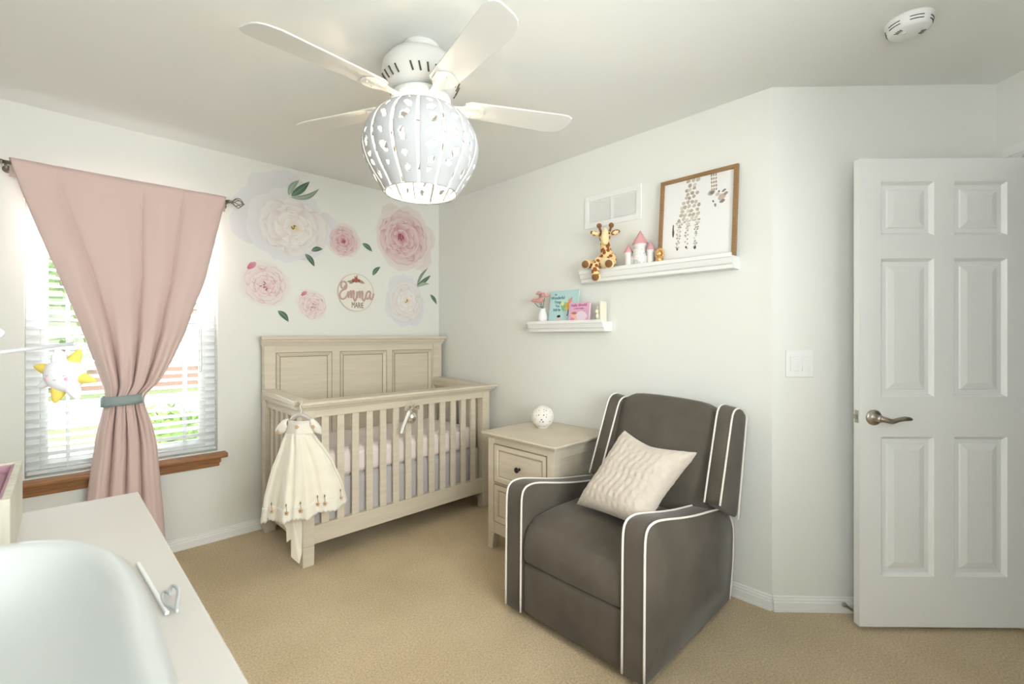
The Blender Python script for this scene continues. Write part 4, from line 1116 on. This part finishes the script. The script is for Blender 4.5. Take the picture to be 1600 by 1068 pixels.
for ang in (-56, 18, 88, 158, 227):
    th_ = math.radians(ang)
    rd = W(math.cos(th_), math.sin(th_)); td = W(-math.sin(th_), math.cos(th_)); pitch = math.radians(-8)
    tw_ = td*math.cos(pitch)+Vector((0, 0, math.sin(pitch)))
    up_ = rd.cross(tw_)
    if up_.z < 0: up_ = -up_
    bm = new(); out = []
    L0, L1, wa, wb = .175, .645, .052, .068
    out = [(L0, -wa*.75), (L0+.02, -wa)]+[(L1-.045, -wb), (L1-.018, -wb*.95), (L1-.002, -wb*.78), (L1+.003, -wb*.5), (L1-.008, wb*.30), (L1-.020, wb*.62), (L1-.042, wb*.86), (L1-.085, wb)]+[(L0+.02, wa), (L0, wa*.75)]
    base = FC+Vector((0, 0, 2.216))
    prism(bm, out, lambda r_, w_: base+rd*r_+tw_*w_, lambda r_, w_: base+rd*r_+tw_*w_+up_*.006)
    bl_ = obj('blade', bm, M_fan, fan, bevel=.002)
    bm = new()
    out = [(.07, -.020), (.12, -.016), (.160, -.022), (.190, -.040), (.235, -.044), (.255, -.022), (.262, 0), (.255, .022), (.235, .044), (.190, .040), (.160, .022), (.12, .016), (.07, .020)]
    prism(bm, out, lambda r_, w_: base+rd*r_+tw_*w_-up_*.0065, lambda r_, w_: base+rd*r_+tw_*w_-up_*.0005)
    for r_, w_ in ((.205, -.025), (.205, .025), (.240, 0)): ball(bm, base+rd*r_+tw_*w_-up_*.0065, .0045, 8)
    obj('blade_iron', bm, M_fan, bl_, bevel=.0015)
# globe: curved staves with gaps and cut-out motifs
GP = [(2.190, .112), (2.180, .135), (2.160, .165), (2.130, .193), (2.090, .215), (2.045, .226), (2.000, .222), (1.955, .206), (1.915, .184), (1.880, .160), (1.851, .143)]
def grad(z):
    for (z0, r0), (z1, r1) in zip(GP, GP[1:]):
        if z >= z1: return r0+(r1-r0)*(z-z0)/(z1-z0)
    return GP[-1][1]
gpts = cr([(r, z, 0) for z, r in GP], 5)
def gprof(v):
    q = v*(len(gpts)-1); i = min(int(q), len(gpts)-2); p = gpts[i].lerp(gpts[i+1], q-i); return p.x, p.y
globe = None
NS = 15; rg = random.Random(3)
for k in range(NS):
    motifs = []; v0 = .14
    while v0 < .86:
        hgt = rg.uniform(.016, .050); motifs.append((rg.uniform(-.25, .25), v0+hgt, rg.uniform(.16, .42), hgt, rg.uniform(-2.5, 2.5))); v0 += hgt*2+rg.uniform(.02, .075)
    bm = new(); NU, NV = 18, 84; V = {}
    gap = .13
    def cut(a, v):
        for cx, cv, rx, rv_, sk_ in motifs:
            x = (a-cx-sk_*(v-cv)*3)/rx; y = (v-cv)/rv_
            if x*x*(1+.35*math.sin(3*math.atan2(y, x+1e-6)))+y*y < 1: return True
        return False
    for i in range(NU+1):
        for j in range(NV+1):
            a = -1+2*i/NU; v = j/NV; r_, z_ = gprof(v)
            hw = PI/NS*(1-gap)
            if v > .95: hw *= math.sqrt(max(.2, 1-((v-.95)/.05)**2*.5))
            an = 2*PI*k/NS+.10+a*hw; bow = .0035*(1-a*a)
            V[i, j] = bm.verts.new(FC+Vector(((r_+bow)*math.cos(an), (r_+bow)*math.sin(an), z_)))
    for i in range(NU):
        for j in range(NV):
            if cut(-1+2*(i+.5)/NU, (j+.5)/NV): continue
            bm.faces.new((V[i, j], V[i+1, j], V[i+1, j+1], V[i, j+1]))
    for v in [v for v in bm.verts if not v.link_faces]: bm.verts.remove(v)
    obj('shade_panel', bm, M_shade, fan, smooth=True, thick=.0035, toff=0)
bm = new()
for v in (.0, .985):
    r_, z_ = gprof(v); tube(bm, [FC+Vector(((r_-.004)*math.cos(a*PI/24), (r_-.004)*math.sin(a*PI/24), z_)) for a in range(48)], .0035, 6, closed=True)
for k in range(NS):
    an = 2*PI*(k+.5)/NS+.10; P = []
    for q in range(15):
        r_, z_ = gprof(q/14*.985); P.append(FC+Vector(((r_-.008)*math.cos(an), (r_-.008)*math.sin(an), z_)))
    if k % 2 == 0: tube(bm, P, .0016, 5)
obj('shade_ring', bm, M_fan, fan, smooth=True)
M_bulb = mat('lit_bulb', (1, .95, .85), .5, emis=(1, .80, .55), estr=60)
for k in range(3):
    a = k*2.094+.5; bm = new(); cc = FC+Vector((.062*math.cos(a), .062*math.sin(a), 2.055)); ball(bm, cc, .030, 12, (1, 1, 1.15)); obj('bulb', bm, M_bulb, fan, smooth=True)
    bm = new(); tube(bm, [FC+Vector((.02*math.cos(a), .02*math.sin(a), 2.185)), cc+Vector((0, 0, .032))], .014, 10); obj('socket', bm, M_fan, fan, smooth=True)

# ------------------------------------------------------------------ flower decals on the window wall
def wallf(x, z, d): return (min(x, XW-.003), YW-.0004-d, z)
def wallf2(x, z, d): return (min(x, XW-.003), YW-.0032-d, z)
def mix(a, b, t): return tuple(a[i]+(b[i]-a[i])*t for i in range(3))
def petal(p, bx, bz, th, L_, Wd, c0, c1, rg, a0=1.0, a1=1.0, line=None, curl=0):
    ph = rg.uniform(0, 6); k1 = rg.uniform(.03, .09); nn_ = rg.choice((3, 4, 5)); bend = rg.uniform(-.25, .25)+curl
    ca, sa = math.cos(th), math.sin(th)
    def fn(u, v):
        t = v*2-1; tip = 1+k1*.5*math.sin(nn_*t*1.9+ph)*u-.17*t*t*t*t*u*u-.10*t*t
        w = Wd*.56*(math.sin(PI*(.08+.62*u))**.85); s_ = L_*u*tip; q = w*t+bend*L_*u*u*.25
        return bx+ca*s_-sa*q, bz+sa*s_+ca*q
    def cf(u, v):
        t = abs(v*2-1); vein = .06*math.sin(v*26+ph)*(1-u)
        m = min(1, max(0, u**1.5+vein*1.6)); c_ = mix(c0, c1, m)
        if line and (t > .80 or u > .90): c_ = mix(c_, line, .34 if u > .55 else .12)
        return (*c_, a0+(a1-a0)*u)
    p.gridp(fn, 9, 9, cf)
def peony(label, cx, cz, rx, rz, kind, seed, shift=(0, 0), extra=()):
    rg = random.Random(seed); p = PR(wallf); sx, sz = shift
    if kind == 'white': o0, o1, m0, m1, i0, i1, ln = (.70, .69, .69), (.775, .775, .80), (.74, .62, .59), (.82, .82, .82), (.80, .70, .64), (.86, .86, .85), (.58, .47, .44)
    elif kind == 'pink': o0, o1, m0, m1, i0, i1, ln = (.72, .60, .57), (.80, .745, .70), (.60, .30, .33), (.80, .70, .68), (.56, .24, .29), (.80, .68, .66), (.42, .16, .20)
    else: o0, o1, m0, m1, i0, i1, ln = (.78, .68, .65), (.82, .80, .76), (.78, .58, .57), (.84, .79, .76), (.76, .52, .53), (.84, .78, .75), (.52, .20, .26)
    R_ = min(rx, rz)
    for th, off, sc_ in extra:
        petal(p, cx+off*math.cos(th)*rx, cz+off*math.sin(th)*rz, th, sc_*R_, sc_*R_*1.0, o0, o1, rg, 1, 1)
    def ring_(n, r0, L_, Wd, c0, c1, a0, a1, line, sh, ph=0, jit=.2):
        order = list(range(n)); rg.shuffle(order)
        for k in order:
            th = 2*PI*k/n+ph+rg.uniform(-jit, jit); e = (rx*abs(math.cos(th))+rz*abs(math.sin(th)))/(abs(math.cos(th))+abs(math.sin(th)))
            petal(p, cx+sx*sh+r0*rx*math.cos(th), cz+sz*sh+r0*rz*math.sin(th), th, L_*e*rg.uniform(.9, 1.05), Wd*e*rg.uniform(.85, 1.15), c0, c1, rg, a0, a1, line)
    ring_(7, .10, .88, .92, o0, o1, 1, 1, None, 0)
    ring_(7, .10, .70, .78, m0, m1, 1, 1, ln, .5)
    ring_(7, .07, .54, .62, m0, m1, 1, 1, ln, .8, .3)
    ring_(6, .04, .40, .50, i0, i1, 1, 1, ln, 1, .1)
    ring_(5, .01, .25, .32, i0, i1, 1, 1, ln, 1.1, .4)
    x0, z0 = cx+sx*1.1, cz+sz*1.1
    if kind == 'white':
        p.poly(blob(x0+.01, z0, .10*R_, .08*R_, rg, 10, .3), (.78, .66, .42))
        for k in range(7): p.poly(blob(x0+rg.uniform(-.08, .05)*R_, z0+rg.uniform(-.06, .06)*R_, .02*R_, .03*R_, rg, 6, .3), (.26, .20, .06))
    elif kind == 'pink':
        for k in range(9): p.poly(blob(x0+rg.uniform(-.09, .09)*R_, z0+rg.uniform(-.09, .09)*R_, .030*R_, .05*R_, rg, 6, .3), (.36, .09, .14))
    else:
        for k in range(8): p.poly(blob(x0+rg.uniform(-.22, .22)*R_, z0+rg.uniform(-.22, .20)*R_, .025*R_, .05*R_, rg, 6, .3, rg.uniform(0, 3)), (.36, .15, .17))
        petal(p, cx-.62*rx, cz+.52*rz, .75, .40*R_, .20*R_, (.62, .18, .30), (.72, .36, .42), rg)
    # brush strokes around the cup
    for k in range(30):
        a = rg.uniform(0, 2*PI); q = rg.uniform(.25, .74); x, z = cx+sx*.5+q*rx*math.cos(a), cz+sz*.5+q*rz*math.sin(a)
        p.poly(blob(x, z, .010*R_, rg.uniform(.05, .13)*R_, rg, 7, .3, a+rg.uniform(-.35, .35)), mix(ln, m1, .25 if kind != 'white' else .5))
    return tag(p.build('flower_decal'), label, 'wall decal', 'peony decals on the window wall')
peony('largest white peony wall decal, top left beside the curtain rod', 1.135, 2.045, .30, .25, 'white', 1, (.02, -.01), ((2.2, .45, 1.05), (1.7, .5, 1.0), (2.75, .45, .95), (3.3, .5, .9), (1.15, .35, .6), (.1, .45, .85)))
peony('small square-shaped pink peony wall decal between the two largest flowers', 1.515, 1.992, .140, .140, 'pink', 7, (-.005, 0))
peony('largest dusky pink peony wall decal, top right near the room corner under the fan light', 2.035, 2.090, .285, .275, 'pink', 3, (-.03, .0), ((.1, .4, .7), (-.7, .4, .75), (2.2, .5, .6)))
peony('blush rose-pink peony wall decal below the large white one, nearest the curtain', .968, 1.632, .165, .170, 'blush', 5, (.01, -.02))
peony('smallest round blush peony wall decal low between the name sign and the blush rose-pink one', 1.280, 1.502, .120, .122, 'blush', 9, (.01, -.01))
peony('white peony wall decal at lower right, right of the round name sign', 2.035, 1.560, .195, .225, 'white', 12, (.015, .01), ((2.1, .4, .75), (-.9, .5, .6)))

LG0, LG1, LG2 = (.05, .11, .075), (.17, .28, .20), (.42, .50, .40)
def leaf(p, x0, z0, x1, z1, w, c0=LG0, c1=LG1, bend=.15, vein=True):
    a = Vector((x0, z0)); b = Vector((x1, z1)); d = b-a; n = Vector((-d.y, d.x)).normalized(); L_ = d.length
    def fn(u, v):
        t = v*2-1; q = a+d*u+n*(w*t*math.sin(PI*u**.85)**.9+bend*L_*math.sin(PI*u)*.5); return q.x, q.y
    p.gridp(fn, 12, 6, lambda u, v: (*mix(c0, c1, (1-u)*.55+.45*(1-abs(v*2-1)) if v > .5 else (1-u)*.9), 1))
    if vein: 
        def fv(u, v):
            q = a+d*u+n*(bend*L_*math.sin(PI*u)*.5+.0012*(v*2-1)); return q.x, q.y
        p.gridp(fv, 12, 1, lambda u, v: (*mix(c1, (.6, .66, .55), .4), 1))
for (x0, z0, x1, z1, w, lab) in ((1.272, 1.888, 1.356, 1.912, .017, 'green leaf decal touching the lower right of the largest white peony decal'), (1.230, 1.862, 1.296, 1.778, .018, 'green leaf decal pointing down just below the largest white peony decal'),
                                 (1.660, 1.996, 1.742, 1.942, .018, 'green leaf decal between the small pink and the largest pink peony decals'), (1.746, 1.756, 1.812, 1.832, .017, 'green leaf decal up and right of the round name sign'),
                                 (1.050, 1.452, 1.120, 1.378, .019, 'green leaf decal below the blush rose-pink peony decal'), (2.285, 1.640, 2.352, 1.556, .016, 'green leaf decal nearest the room corner')):
    p = PR(wallf2); leaf(p, x0, z0, x1, z1, w); tag(p.build('leaf_decal'), lab, 'wall decal', 'single leaf decals')
p = PR(wallf2)
leaf(p, 1.118, 2.250, 1.190, 2.372, .020, (.22, .30, .22), LG2, .18); leaf(p, 1.130, 2.240, 1.330, 2.345, .018, (.20, .27, .20), LG2, -.25); leaf(p, 1.135, 2.250, 1.262, 2.380, .024, LG0, LG1, -.05)
tag(p.build('sprig_decal'), 'three-leaf sprig decal above the largest white peony decal', 'wall decal', 'leaf sprig decals')
p = PR(wallf2)
leaf(p, 2.150, 1.700, 2.262, 1.868, .012, (.10, .14, .10), (.36, .42, .34), .16); leaf(p, 2.152, 1.705, 2.290, 1.808, .018, LG0, LG1, -.05); leaf(p, 2.150, 1.695, 2.278, 1.730, .014, (.34, .40, .32), LG2, .2)
tag(p.build('sprig_decal'), 'three-leaf sprig decal above right of the lower white peony decal', 'wall decal', 'leaf sprig decals')

# round name sign
SX, SZ = 1.608, 1.612
sg = thing('name_sign', 'round cream wooden name sign among the peony decals', 'sign', (SX, YW, SZ-.148))
FRM = ((1, 0, 0), (0, 0, 1), (0, -1, 0))
bm = new(); lathe(bm, [(0, .0008), (.142, .0008), (.144, .003), (.144, .007), (.142, .0085), (0, .0085)], (SX, YW, SZ), 64, FRM); obj('disc', bm, mat('cream_disc', (.84, .815, .735), .6), sg)
bm = new(); lathe(bm, [(.139, .0084), (.139, .0105), (.1445, .0105), (.1445, .0)], (SX, YW, SZ), 64, FRM, cap=False); obj('rim', bm, mat('pale_rim', (.66, .61, .52), .6), sg)
M_rose = mat('rose_gold_letters', (.60, .40, .36), .45); M_brown = mat('brown_letters', (.16, .10, .045), .6)
strokes = [
 [(.175, .70), (.14, .60), (.16, .52), (.20, .60), (.20, .76), (.155, .86), (.085, .86), (.045, .74), (.065, .58), (.13, .50), (.06, .42), (.015, .26), (.035, .10), (.10, .05), (.17, .12), (.225, .27), (.255, .42)],
 [(.255, .42), (.262, .28), (.258, .12)], [(.258, .12), (.285, .32), (.320, .45), (.338, .36), (.332, .12)], [(.332, .12), (.362, .34), (.400, .46), (.418, .36), (.405, .14), (.44, .0), (.475, .08), (.50, .28), (.51, .42)],
 [(.51, .44), (.515, .28), (.51, .14)], [(.51, .14), (.54, .34), (.575, .46), (.592, .36), (.586, .14)], [(.586, .14), (.615, .36), (.650, .47), (.668, .36), (.66, .14), (.70, .02), (.74, .12), (.77, .28)],
 [(.905, .40), (.86, .50), (.80, .44), (.765, .28), (.785, .14), (.83, .14), (.875, .26), (.905, .44)], [(.905, .46), (.885, .26), (.905, .12), (.945, .14), (.975, .26), (.992, .40)]]
bm = new(); EX, EZ, EW, EH = 1.474, 1.549, .278, .160
for st in strokes:
    P = cr([(EX+x*EW, YW-.0115, EZ+y*EH) for x, y in st], 6); tube(bm, P, .0066, 8, up=(0, 1, 0))
obj('lettering_emma', bm, M_rose, sg, smooth=True)
text_obj('lettering_marie', 'MARIE', .062, M_brown, Matrix(((1, 0, 0, 1.618), (0, 0, -1, YW-.0088), (0, 1, 0, 1.5135), (0, 0, 0, 1))), sg, extrude=.0012, sx=.56)
bm = new()
for x, z, r_ in ((1.585, 1.702, .014), (1.606, 1.716, .013), (1.628, 1.703, .013), (1.606, 1.698, .011)):
    ball(bm, (x, YW-.013, z), r_, 12, (1, .5, 1)); tube(bm, [(x+r_*.55*math.cos(a*.6)*(1-a*.045), YW-.013-.004-.0003*a, z+r_*.55*math.sin(a*.6)*(1-a*.045)) for a in range(16)], .0016, 5)
obj('roses', bm, mat('brick_rose', (.42, .13, .10), .6), sg, smooth=True)
p = PR(lambda x, z, d: (x, YW-.0092-d, z))
leaf(p, 1.592, 1.704, 1.530, 1.690, .009, (.20, .18, .08), (.38, .36, .22)); leaf(p, 1.590, 1.700, 1.548, 1.676, .007, (.20, .18, .08), (.38, .36, .22)); leaf(p, 1.622, 1.704, 1.678, 1.684, .009, (.20, .18, .08), (.38, .36, .22)); leaf(p, 1.624, 1.700, 1.660, 1.680, .006, (.24, .20, .10), (.38, .36, .22))
leaf(p, 1.606, 1.712, 1.618, 1.748, .008, (.55, .25, .15), (.75, .48, .33)); leaf(p, 1.600, 1.715, 1.596, 1.742, .006, (.60, .32, .20), (.75, .48, .33))
p.build('painted_leaves', sg)

# ------------------------------------------------------------------ dresser and what stands on it
M_dress = mat('white_laminate', (.67, .64, .60), .6, var=.03, vscale=3)
DTZ = .85; rot_ = math.radians(0.9)
def DP(x, y, z):          # dresser frame: its far right top corner is the pivot
    ox, oy = .150, 1.635; dx, dy = x-ox, y-oy
    return (ox+dx*math.cos(rot_)-dy*math.sin(rot_), oy+dx*math.sin(rot_)+dy*math.cos(rot_), z)
ds_ = thing('dresser', 'white-topped dresser at the lower left holding the changing pad and the bin', 'dresser', (-.13, .85, 0))
bm = new(); box(bm, (-.385, .10, .826), (.150, 1.635, DTZ), DP); obj('top', bm, M_dress, ds_, bevel=.003)
bm = new(); box(bm, (-.375, .12, .08), (.115, 1.62, .826), DP); obj('body', bm, M_dress, ds_)
for z0, z1 in ((.10, .33), (.34, .57), (.58, .81)):
    for y0, y1 in ((.14, .865), (.875, 1.60)):
        bm = new(); box(bm, (.116, y0, z0), (.134, y1, z1), DP); dd = obj('drawer', bm, M_dress, ds_, bevel=.002)
        bm = new(); lathe(bm, [(0, 0), (.006, 0), (.006, .012), (.014, .018), (.012, .024), (0, .025)], DP(.134, (y0+y1)/2, (z0+z1)/2), 16, ((0, 1, 0), (0, 0, 1), (1, 0, 0))); obj('knob', bm, M_bronze, dd, smooth=True)
for y in (.15, 1.57):
    for x in (-.34, .08):
        bm = new(); box(bm, (x-.025, y-.025, 0), (x+.025, y+.025, .08), DP); obj('leg', bm, M_dress, ds_, bevel=.002)

# changing pad with strap and heart buckle
M_pad = mat('pale_grey_foam', (.60, .625, .62), .42, spec=.35)
cp = thing('changing_pad', 'pale grey contoured changing pad on the white dresser', 'changing pad', (-.125, .60, DTZ))
PCX, PCY, HW, HL = -.125, .592, .198, .405
def padpt(u, off, z):
    a = 2*PI*u; n = 3.0; cx, sy = math.cos(a), math.sin(a)
    x = (HW+off)*math.copysign(abs(cx)**(2/n), cx); y = (HL+off)*math.copysign(abs(sy)**(2/n), sy)
    x *= 1-.07*math.cos(min(PI/2, abs(y)/HL*PI/2*1.2))
    dip = -.010*math.cos(min(PI/2, abs(y)/HL*PI*.5))*(1 if z > .93 else 0)
    return (PCX+x, PCY+y, z+dip)
pp_ = [(.030, DTZ+.0008), (.037, DTZ+.012), (.034, .89), (.026, .93), (.016, .962), (.004, .9755), (-.007, .9752), (-.016, .968), (-.032, .940), (-.055, .912), (-.09, .894), (-.14, .886), (-.185, .884)]
bm = new(); nU = 96; prev = None
for off, z in pp_:
    cur_ = [bm.verts.new(padpt(k/nU, off, z)) for k in range(nU)]
    if prev:
        for k in range(nU): bm.faces.new((prev[k], prev[(k+1) % nU], cur_[(k+1) % nU], cur_[k]))
    else: bm.faces.new(cur_[::-1])
    prev = cur_
bm.faces.new(prev); obj('cushion', bm, M_pad, cp, smooth=True)
M_strap = mat('white_strap', (.85, .86, .86), .6)
bm = new(); hexa(bm, [(.098, 1.105, .852), (.104, 1.107, .852), (.118, .875, .852), (.112, .873, .852), (.098, 1.105, .8575), (.104, 1.107, .8575), (.118, .875, .8575), (.112, .873, .8575)])
obj('strap', bm, M_strap, cp, bevel=.002)
bm = new()
P = []
for k in range(41):
    t = 2*PI*k/40; hx_ = 16*math.sin(t)**3; hy_ = 13*math.cos(t)-5*math.cos(2*t)-2*math.cos(3*t)-math.cos(4*t)
    P.append(Vector((.1145+(hx_+16)*.00062, .905+hy_*.0029, .862+hx_*.0004)))
tube(bm, P[:-1], .0028, 8, closed=True); obj('heart_buckle', bm, mat('grey_plastic', (.50, .54, .54), .4), cp, smooth=True)

# storage bin
M_bin = mat('washed_wood', (.72, .69, .61), .7, var=.22, vscale=7, stretch=(9, 9, .8), var_col=(.55, .53, .42))
M_lin = mat('pink_liner', (.55, .33, .40), .9)
BX0, BX1, BY0, BY1, BZ = -.36, -.068, 1.24, 1.600, .983
bn = thing('storage_bin', 'whitewashed wooden bin with a pink lining on the dresser by the window', 'storage bin', (-.21, 1.42, DTZ))
bm = new()
zb = DTZ+.001
for lo, hi in (((BX0, BY0+.012, zb), (BX0+.012, BY1-.012, BZ)), ((BX1-.012, BY0+.012, zb), (BX1, BY1-.012, BZ)), ((BX0, BY0, zb), (BX1, BY0+.012, BZ)), ((BX0, BY1-.012, zb), (BX1, BY1, BZ)), ((BX0+.0121, BY0+.0121, zb+.001), (BX1-.0121, BY1-.0121, DTZ+.012))): box(bm, lo, hi)
obj('box', bm, M_bin, bn, bevel=.002)
bm = new()
q = .0125
for lo, hi in (((BX0+q, BY0+.0165, DTZ+.02), (BX0+.0165, BY1-.0165, BZ-.004)), ((BX1-.0165, BY0+.0165, DTZ+.02), (BX1-q, BY1-.0165, BZ-.004)), ((BX0+q, BY0+q, DTZ+.02), (BX1-q, BY0+.0165, BZ-.004)), ((BX0+q, BY1-.0165, DTZ+.02), (BX1-q, BY1-q, BZ-.004))): box(bm, lo, hi)
rbox(bm, (BX0+.018, BY0+.018, DTZ+.02), (BX1-.018, BY1-.018, BZ-.012), .02, 6, (0, 0, .006)); obj('lining', bm, M_lin, bn, smooth=False)

# toy arm with a hanging plush sun
M_toyw = mat('toy_white', (.84, .84, .87), .8)
ar = thing('toy_arm', 'thin white curved toy arm reaching in from the left in front of the window', 'mobile arm', (-.20, 1.15, DTZ))
bm = new(); lathe(bm, [(0, DTZ+.0005), (.040, DTZ+.0005), (.038, DTZ+.008), (.012, DTZ+.014), (0, DTZ+.016)], (-.20, 1.15, 0), 24); obj('foot', bm, M_toyw, ar, smooth=True)
bm = new(); tube(bm, cr([(-.20, 1.15, DTZ+.01), (-.203, 1.15, 1.05), (-.19, 1.18, 1.19), (-.15, 1.31, 1.232), (-.097, 1.43, 1.244), (-.04, 1.43, 1.253), (.006, 1.392, 1.261), (.020, 1.376, 1.262)], 6), .0042, 8); obj('arm', bm, mat('toy_grey', (.66, .67, .70), .6), ar, smooth=True)
bm = new(); ball(bm, (-.100, 1.487, 1.285), .011, 12); tube(bm, [(-.100, 1.487, 1.285), (-.097, 1.43, 1.244)], .003, 6); obj('knob', bm, M_toyw, ar, smooth=True)
sn = thing('sun_toy', 'plush white sun toy with yellow rays and rosy cheeks hanging from the toy arm', 'toy', (.0, 1.39, 1.15))
sc0 = Vector((.004, 1.392, 1.196)); rdir = Vector((C, -S, 0)); odir = Vector((-S, -C, 0))
def SP(x, z, o): return sc0+rdir*x+Vector((0, 0, z))+odir*o
Rf = Matrix((tuple(rdir), (0, 0, 1), tuple(odir))).transposed().to_4x4()
bm = new(); ball(bm, sc0, .038, 20, (1.12, 1, .62), Rf); obj('body', bm, M_toyw, sn, smooth=True)
M_yel = mat('toy_yellow', (.86, .66, .14), .8)
for k, (a, m, L_, w_) in enumerate(((58, 1, .024, .013), (165, 1, .030, .013), (-110, 1, .026, .014), (-12, 1, .028, .013), (108, 0, .018, .015), (25, 0, .030, .009), (-155, 0, .028, .010), (-62, 0, .022, .015))):
    a = math.radians(a); bm = new(); d = rdir*math.cos(a)+Vector((0, 0, math.sin(a)))
    tube(bm, cr([sc0+d*.028, sc0+d*.040, sc0+d*(.040+L_*.6), sc0+d*(.040+L_)], 4), lambda u, w_=w_: w_*(1-u**1.6)+.0015, 10, flat=.8); obj('ray', bm, M_yel if m else M_toyw, sn, smooth=True)
bm = new()
for s in (-1, 1): ball(bm, SP(s*.0205, -.008, .0195), .0045, 8, (1, 1, .4), Rf)
obj('cheeks', bm, mat('cheek_pink', (.85, .42, .50), .8), sn, smooth=True)
bm = new()
for s in (-1, 1): tube(bm, cr([SP(s*.018-.003, .0, .0215), SP(s*.018, -.002, .022), SP(s*.018+.003, .0, .0215)], 4), .0006, 5)
tube(bm, cr([SP(-.003, -.009, .0238), SP(0, -.011, .0238), SP(.003, -.009, .0238)], 4), .0006, 5); obj('face', bm, mat('face_grey', (.35, .32, .34), .8), sn)
bm = new(); tube(bm, [sc0+Vector((0, 0, .036)), (.006, 1.392, 1.259)], .0008, 5); obj('cord', bm, M_toyw, sn)

# ------------------------------------------------------------------ outdoors
M_grass = mat('lawn', (.20, .25, .12), .95, var=.4, vscale=12)
M_conc = mat('concrete', (.62, .60, .57), .9, var=.1, vscale=6)
M_hedge = mat('hedge_leaf', (.07, .16, .045), .8, var=.5, vscale=30)
M_brick = mat('brick', (.42, .26, .21), .9, var=.25, vscale=20)
M_roofs = mat('shingle', (.30, .25, .23), .9)
bm = new(); box(bm, (-25, 3.60, -.55), (25, 45, -.45)); g = struct('trim_3', bm, M_grass); g.name = 'lawn'
bm = new(); hexa(bm, [(-8, 5.4, -.45), (8.5, 5.1, -.45), (8.5, 10.2, -.45), (-8, 9.6, -.45), (-8, 5.4, -.43), (8.5, 5.1, -.43), (8.5, 10.2, -.43), (-8, 9.6, -.43)]); g = struct('path', bm, M_conc)
bm = new(); box(bm, (-20, 12.5, -.45), (20, 16.5, -.43)); struct('driveway', bm, M_conc)
def shrub(name, label, c, r, n, seed, group=None, mtl=M_hedge, leafs=.05):
    """one leafy bush: a crown of many small leaf blades over a shaped core"""
    rg = random.Random(seed); bm = new(); c = Vector(c)
    ball(bm, c, 1, 14, (r[0]*.8, r[1]*.8, r[2]*.8))
    for k in range(n):
        v = Vector((rg.gauss(0, 1), rg.gauss(0, 1), rg.gauss(0, 1))).normalized(); q = rg.uniform(.78, 1.06)
        p = c+Vector((v.x*r[0]*q, v.y*r[1]*q, v.z*r[2]*q))
        a = Vector((rg.gauss(0, 1), rg.gauss(0, 1), rg.gauss(0, 1))).normalized(); b = a.orthogonal().normalized(); l_ = leafs*rg.uniform(.6, 1.3)
        bm.faces.new([bm.verts.new(p+a*l_), bm.verts.new(p+b*l_*.45), bm.verts.new(p-a*l_), bm.verts.new(p-b*l_*.45)])
    return tag(obj(name, bm, mtl, recalc=False), label, 'shrub' if name == 'shrub' else 'tree', group)
M_h2 = mat('hedge_light', (.20, .32, .08), .8, var=.5, vscale=30)
for i, (x, y, z, r, lab) in enumerate(((-.21, 4.75, -.02, (.36, .34, .46), 'clipped green shrub outside the left half of the window'), (.61, 4.72, .12, (.42, .36, .62), 'taller clipped green shrub outside, seen right of the pink curtain'))):
    shrub('shrub', lab, (x, y, z-.02), r, 1500, 20+i, 'shrubs under the window', (M_hedge, M_h2, M_hedge)[i], .035)
for i, (x, y, z, r, lab) in enumerate(((-1.6, 15, 2.2, (2.4, 1.8, 2.6), 'green tree across the road seen left of the pink curtain'),)):
    t_ = thing('tree', lab, 'tree', (x, y, -.45), None)
    rg = random.Random(50+i); bm = new(); c_ = Vector((x, y, z))
    ball(bm, c_, 1, 14, (r[0]*.8, r[1]*.8, r[2]*.8))
    for k in range(1400):
        v = Vector((rg.gauss(0, 1), rg.gauss(0, 1), rg.gauss(0, 1))).normalized(); q = rg.uniform(.75, 1.08); pt = c_+Vector((v.x*r[0]*q, v.y*r[1]*q, v.z*r[2]*q)); a = Vector((rg.gauss(0, 1), rg.gauss(0, 1), rg.gauss(0, 1))).normalized(); b = a.orthogonal().normalized()
        bm.faces.new([bm.verts.new(pt+a*.2), bm.verts.new(pt+b*.1), bm.verts.new(pt-a*.2), bm.verts.new(pt-b*.1)])
    obj('crown', bm, M_h2, t_, recalc=False)
    bm = new(); tube(bm, [(x, y, -.45), (x, y, z-r[2]*.5)], .16, 10); obj('trunk', bm, mat('bark', (.16, .11, .08), .9), t_)
hs = thing('house', 'brick house across the road seen through the blind', 'house', (3.2, 21, -.45))
bm = new(); box(bm, (-1, 19, -.45), (8.5, 24, 2.4)); obj('walls', bm, M_brick, hs)
bm = new(); prism(bm, [(18.6, 2.4), (24.4, 2.4), (21.5, 4.1)], lambda y, z: (-1.5, y, z), lambda y, z: (9, y, z)); obj('roof', bm, M_roofs, hs)
for x in (.3, 3.2): 
    bm = new(); box(bm, (x, 18.96, .3), (x+1.3, 19.02, 1.6)); obj('window', bm, M_vinyl, hs)
bm = new(); box(bm, (5.2, 18.95, -.45), (7.9, 19.02, 1.75)); obj('garage_door', bm, M_vinyl, hs)
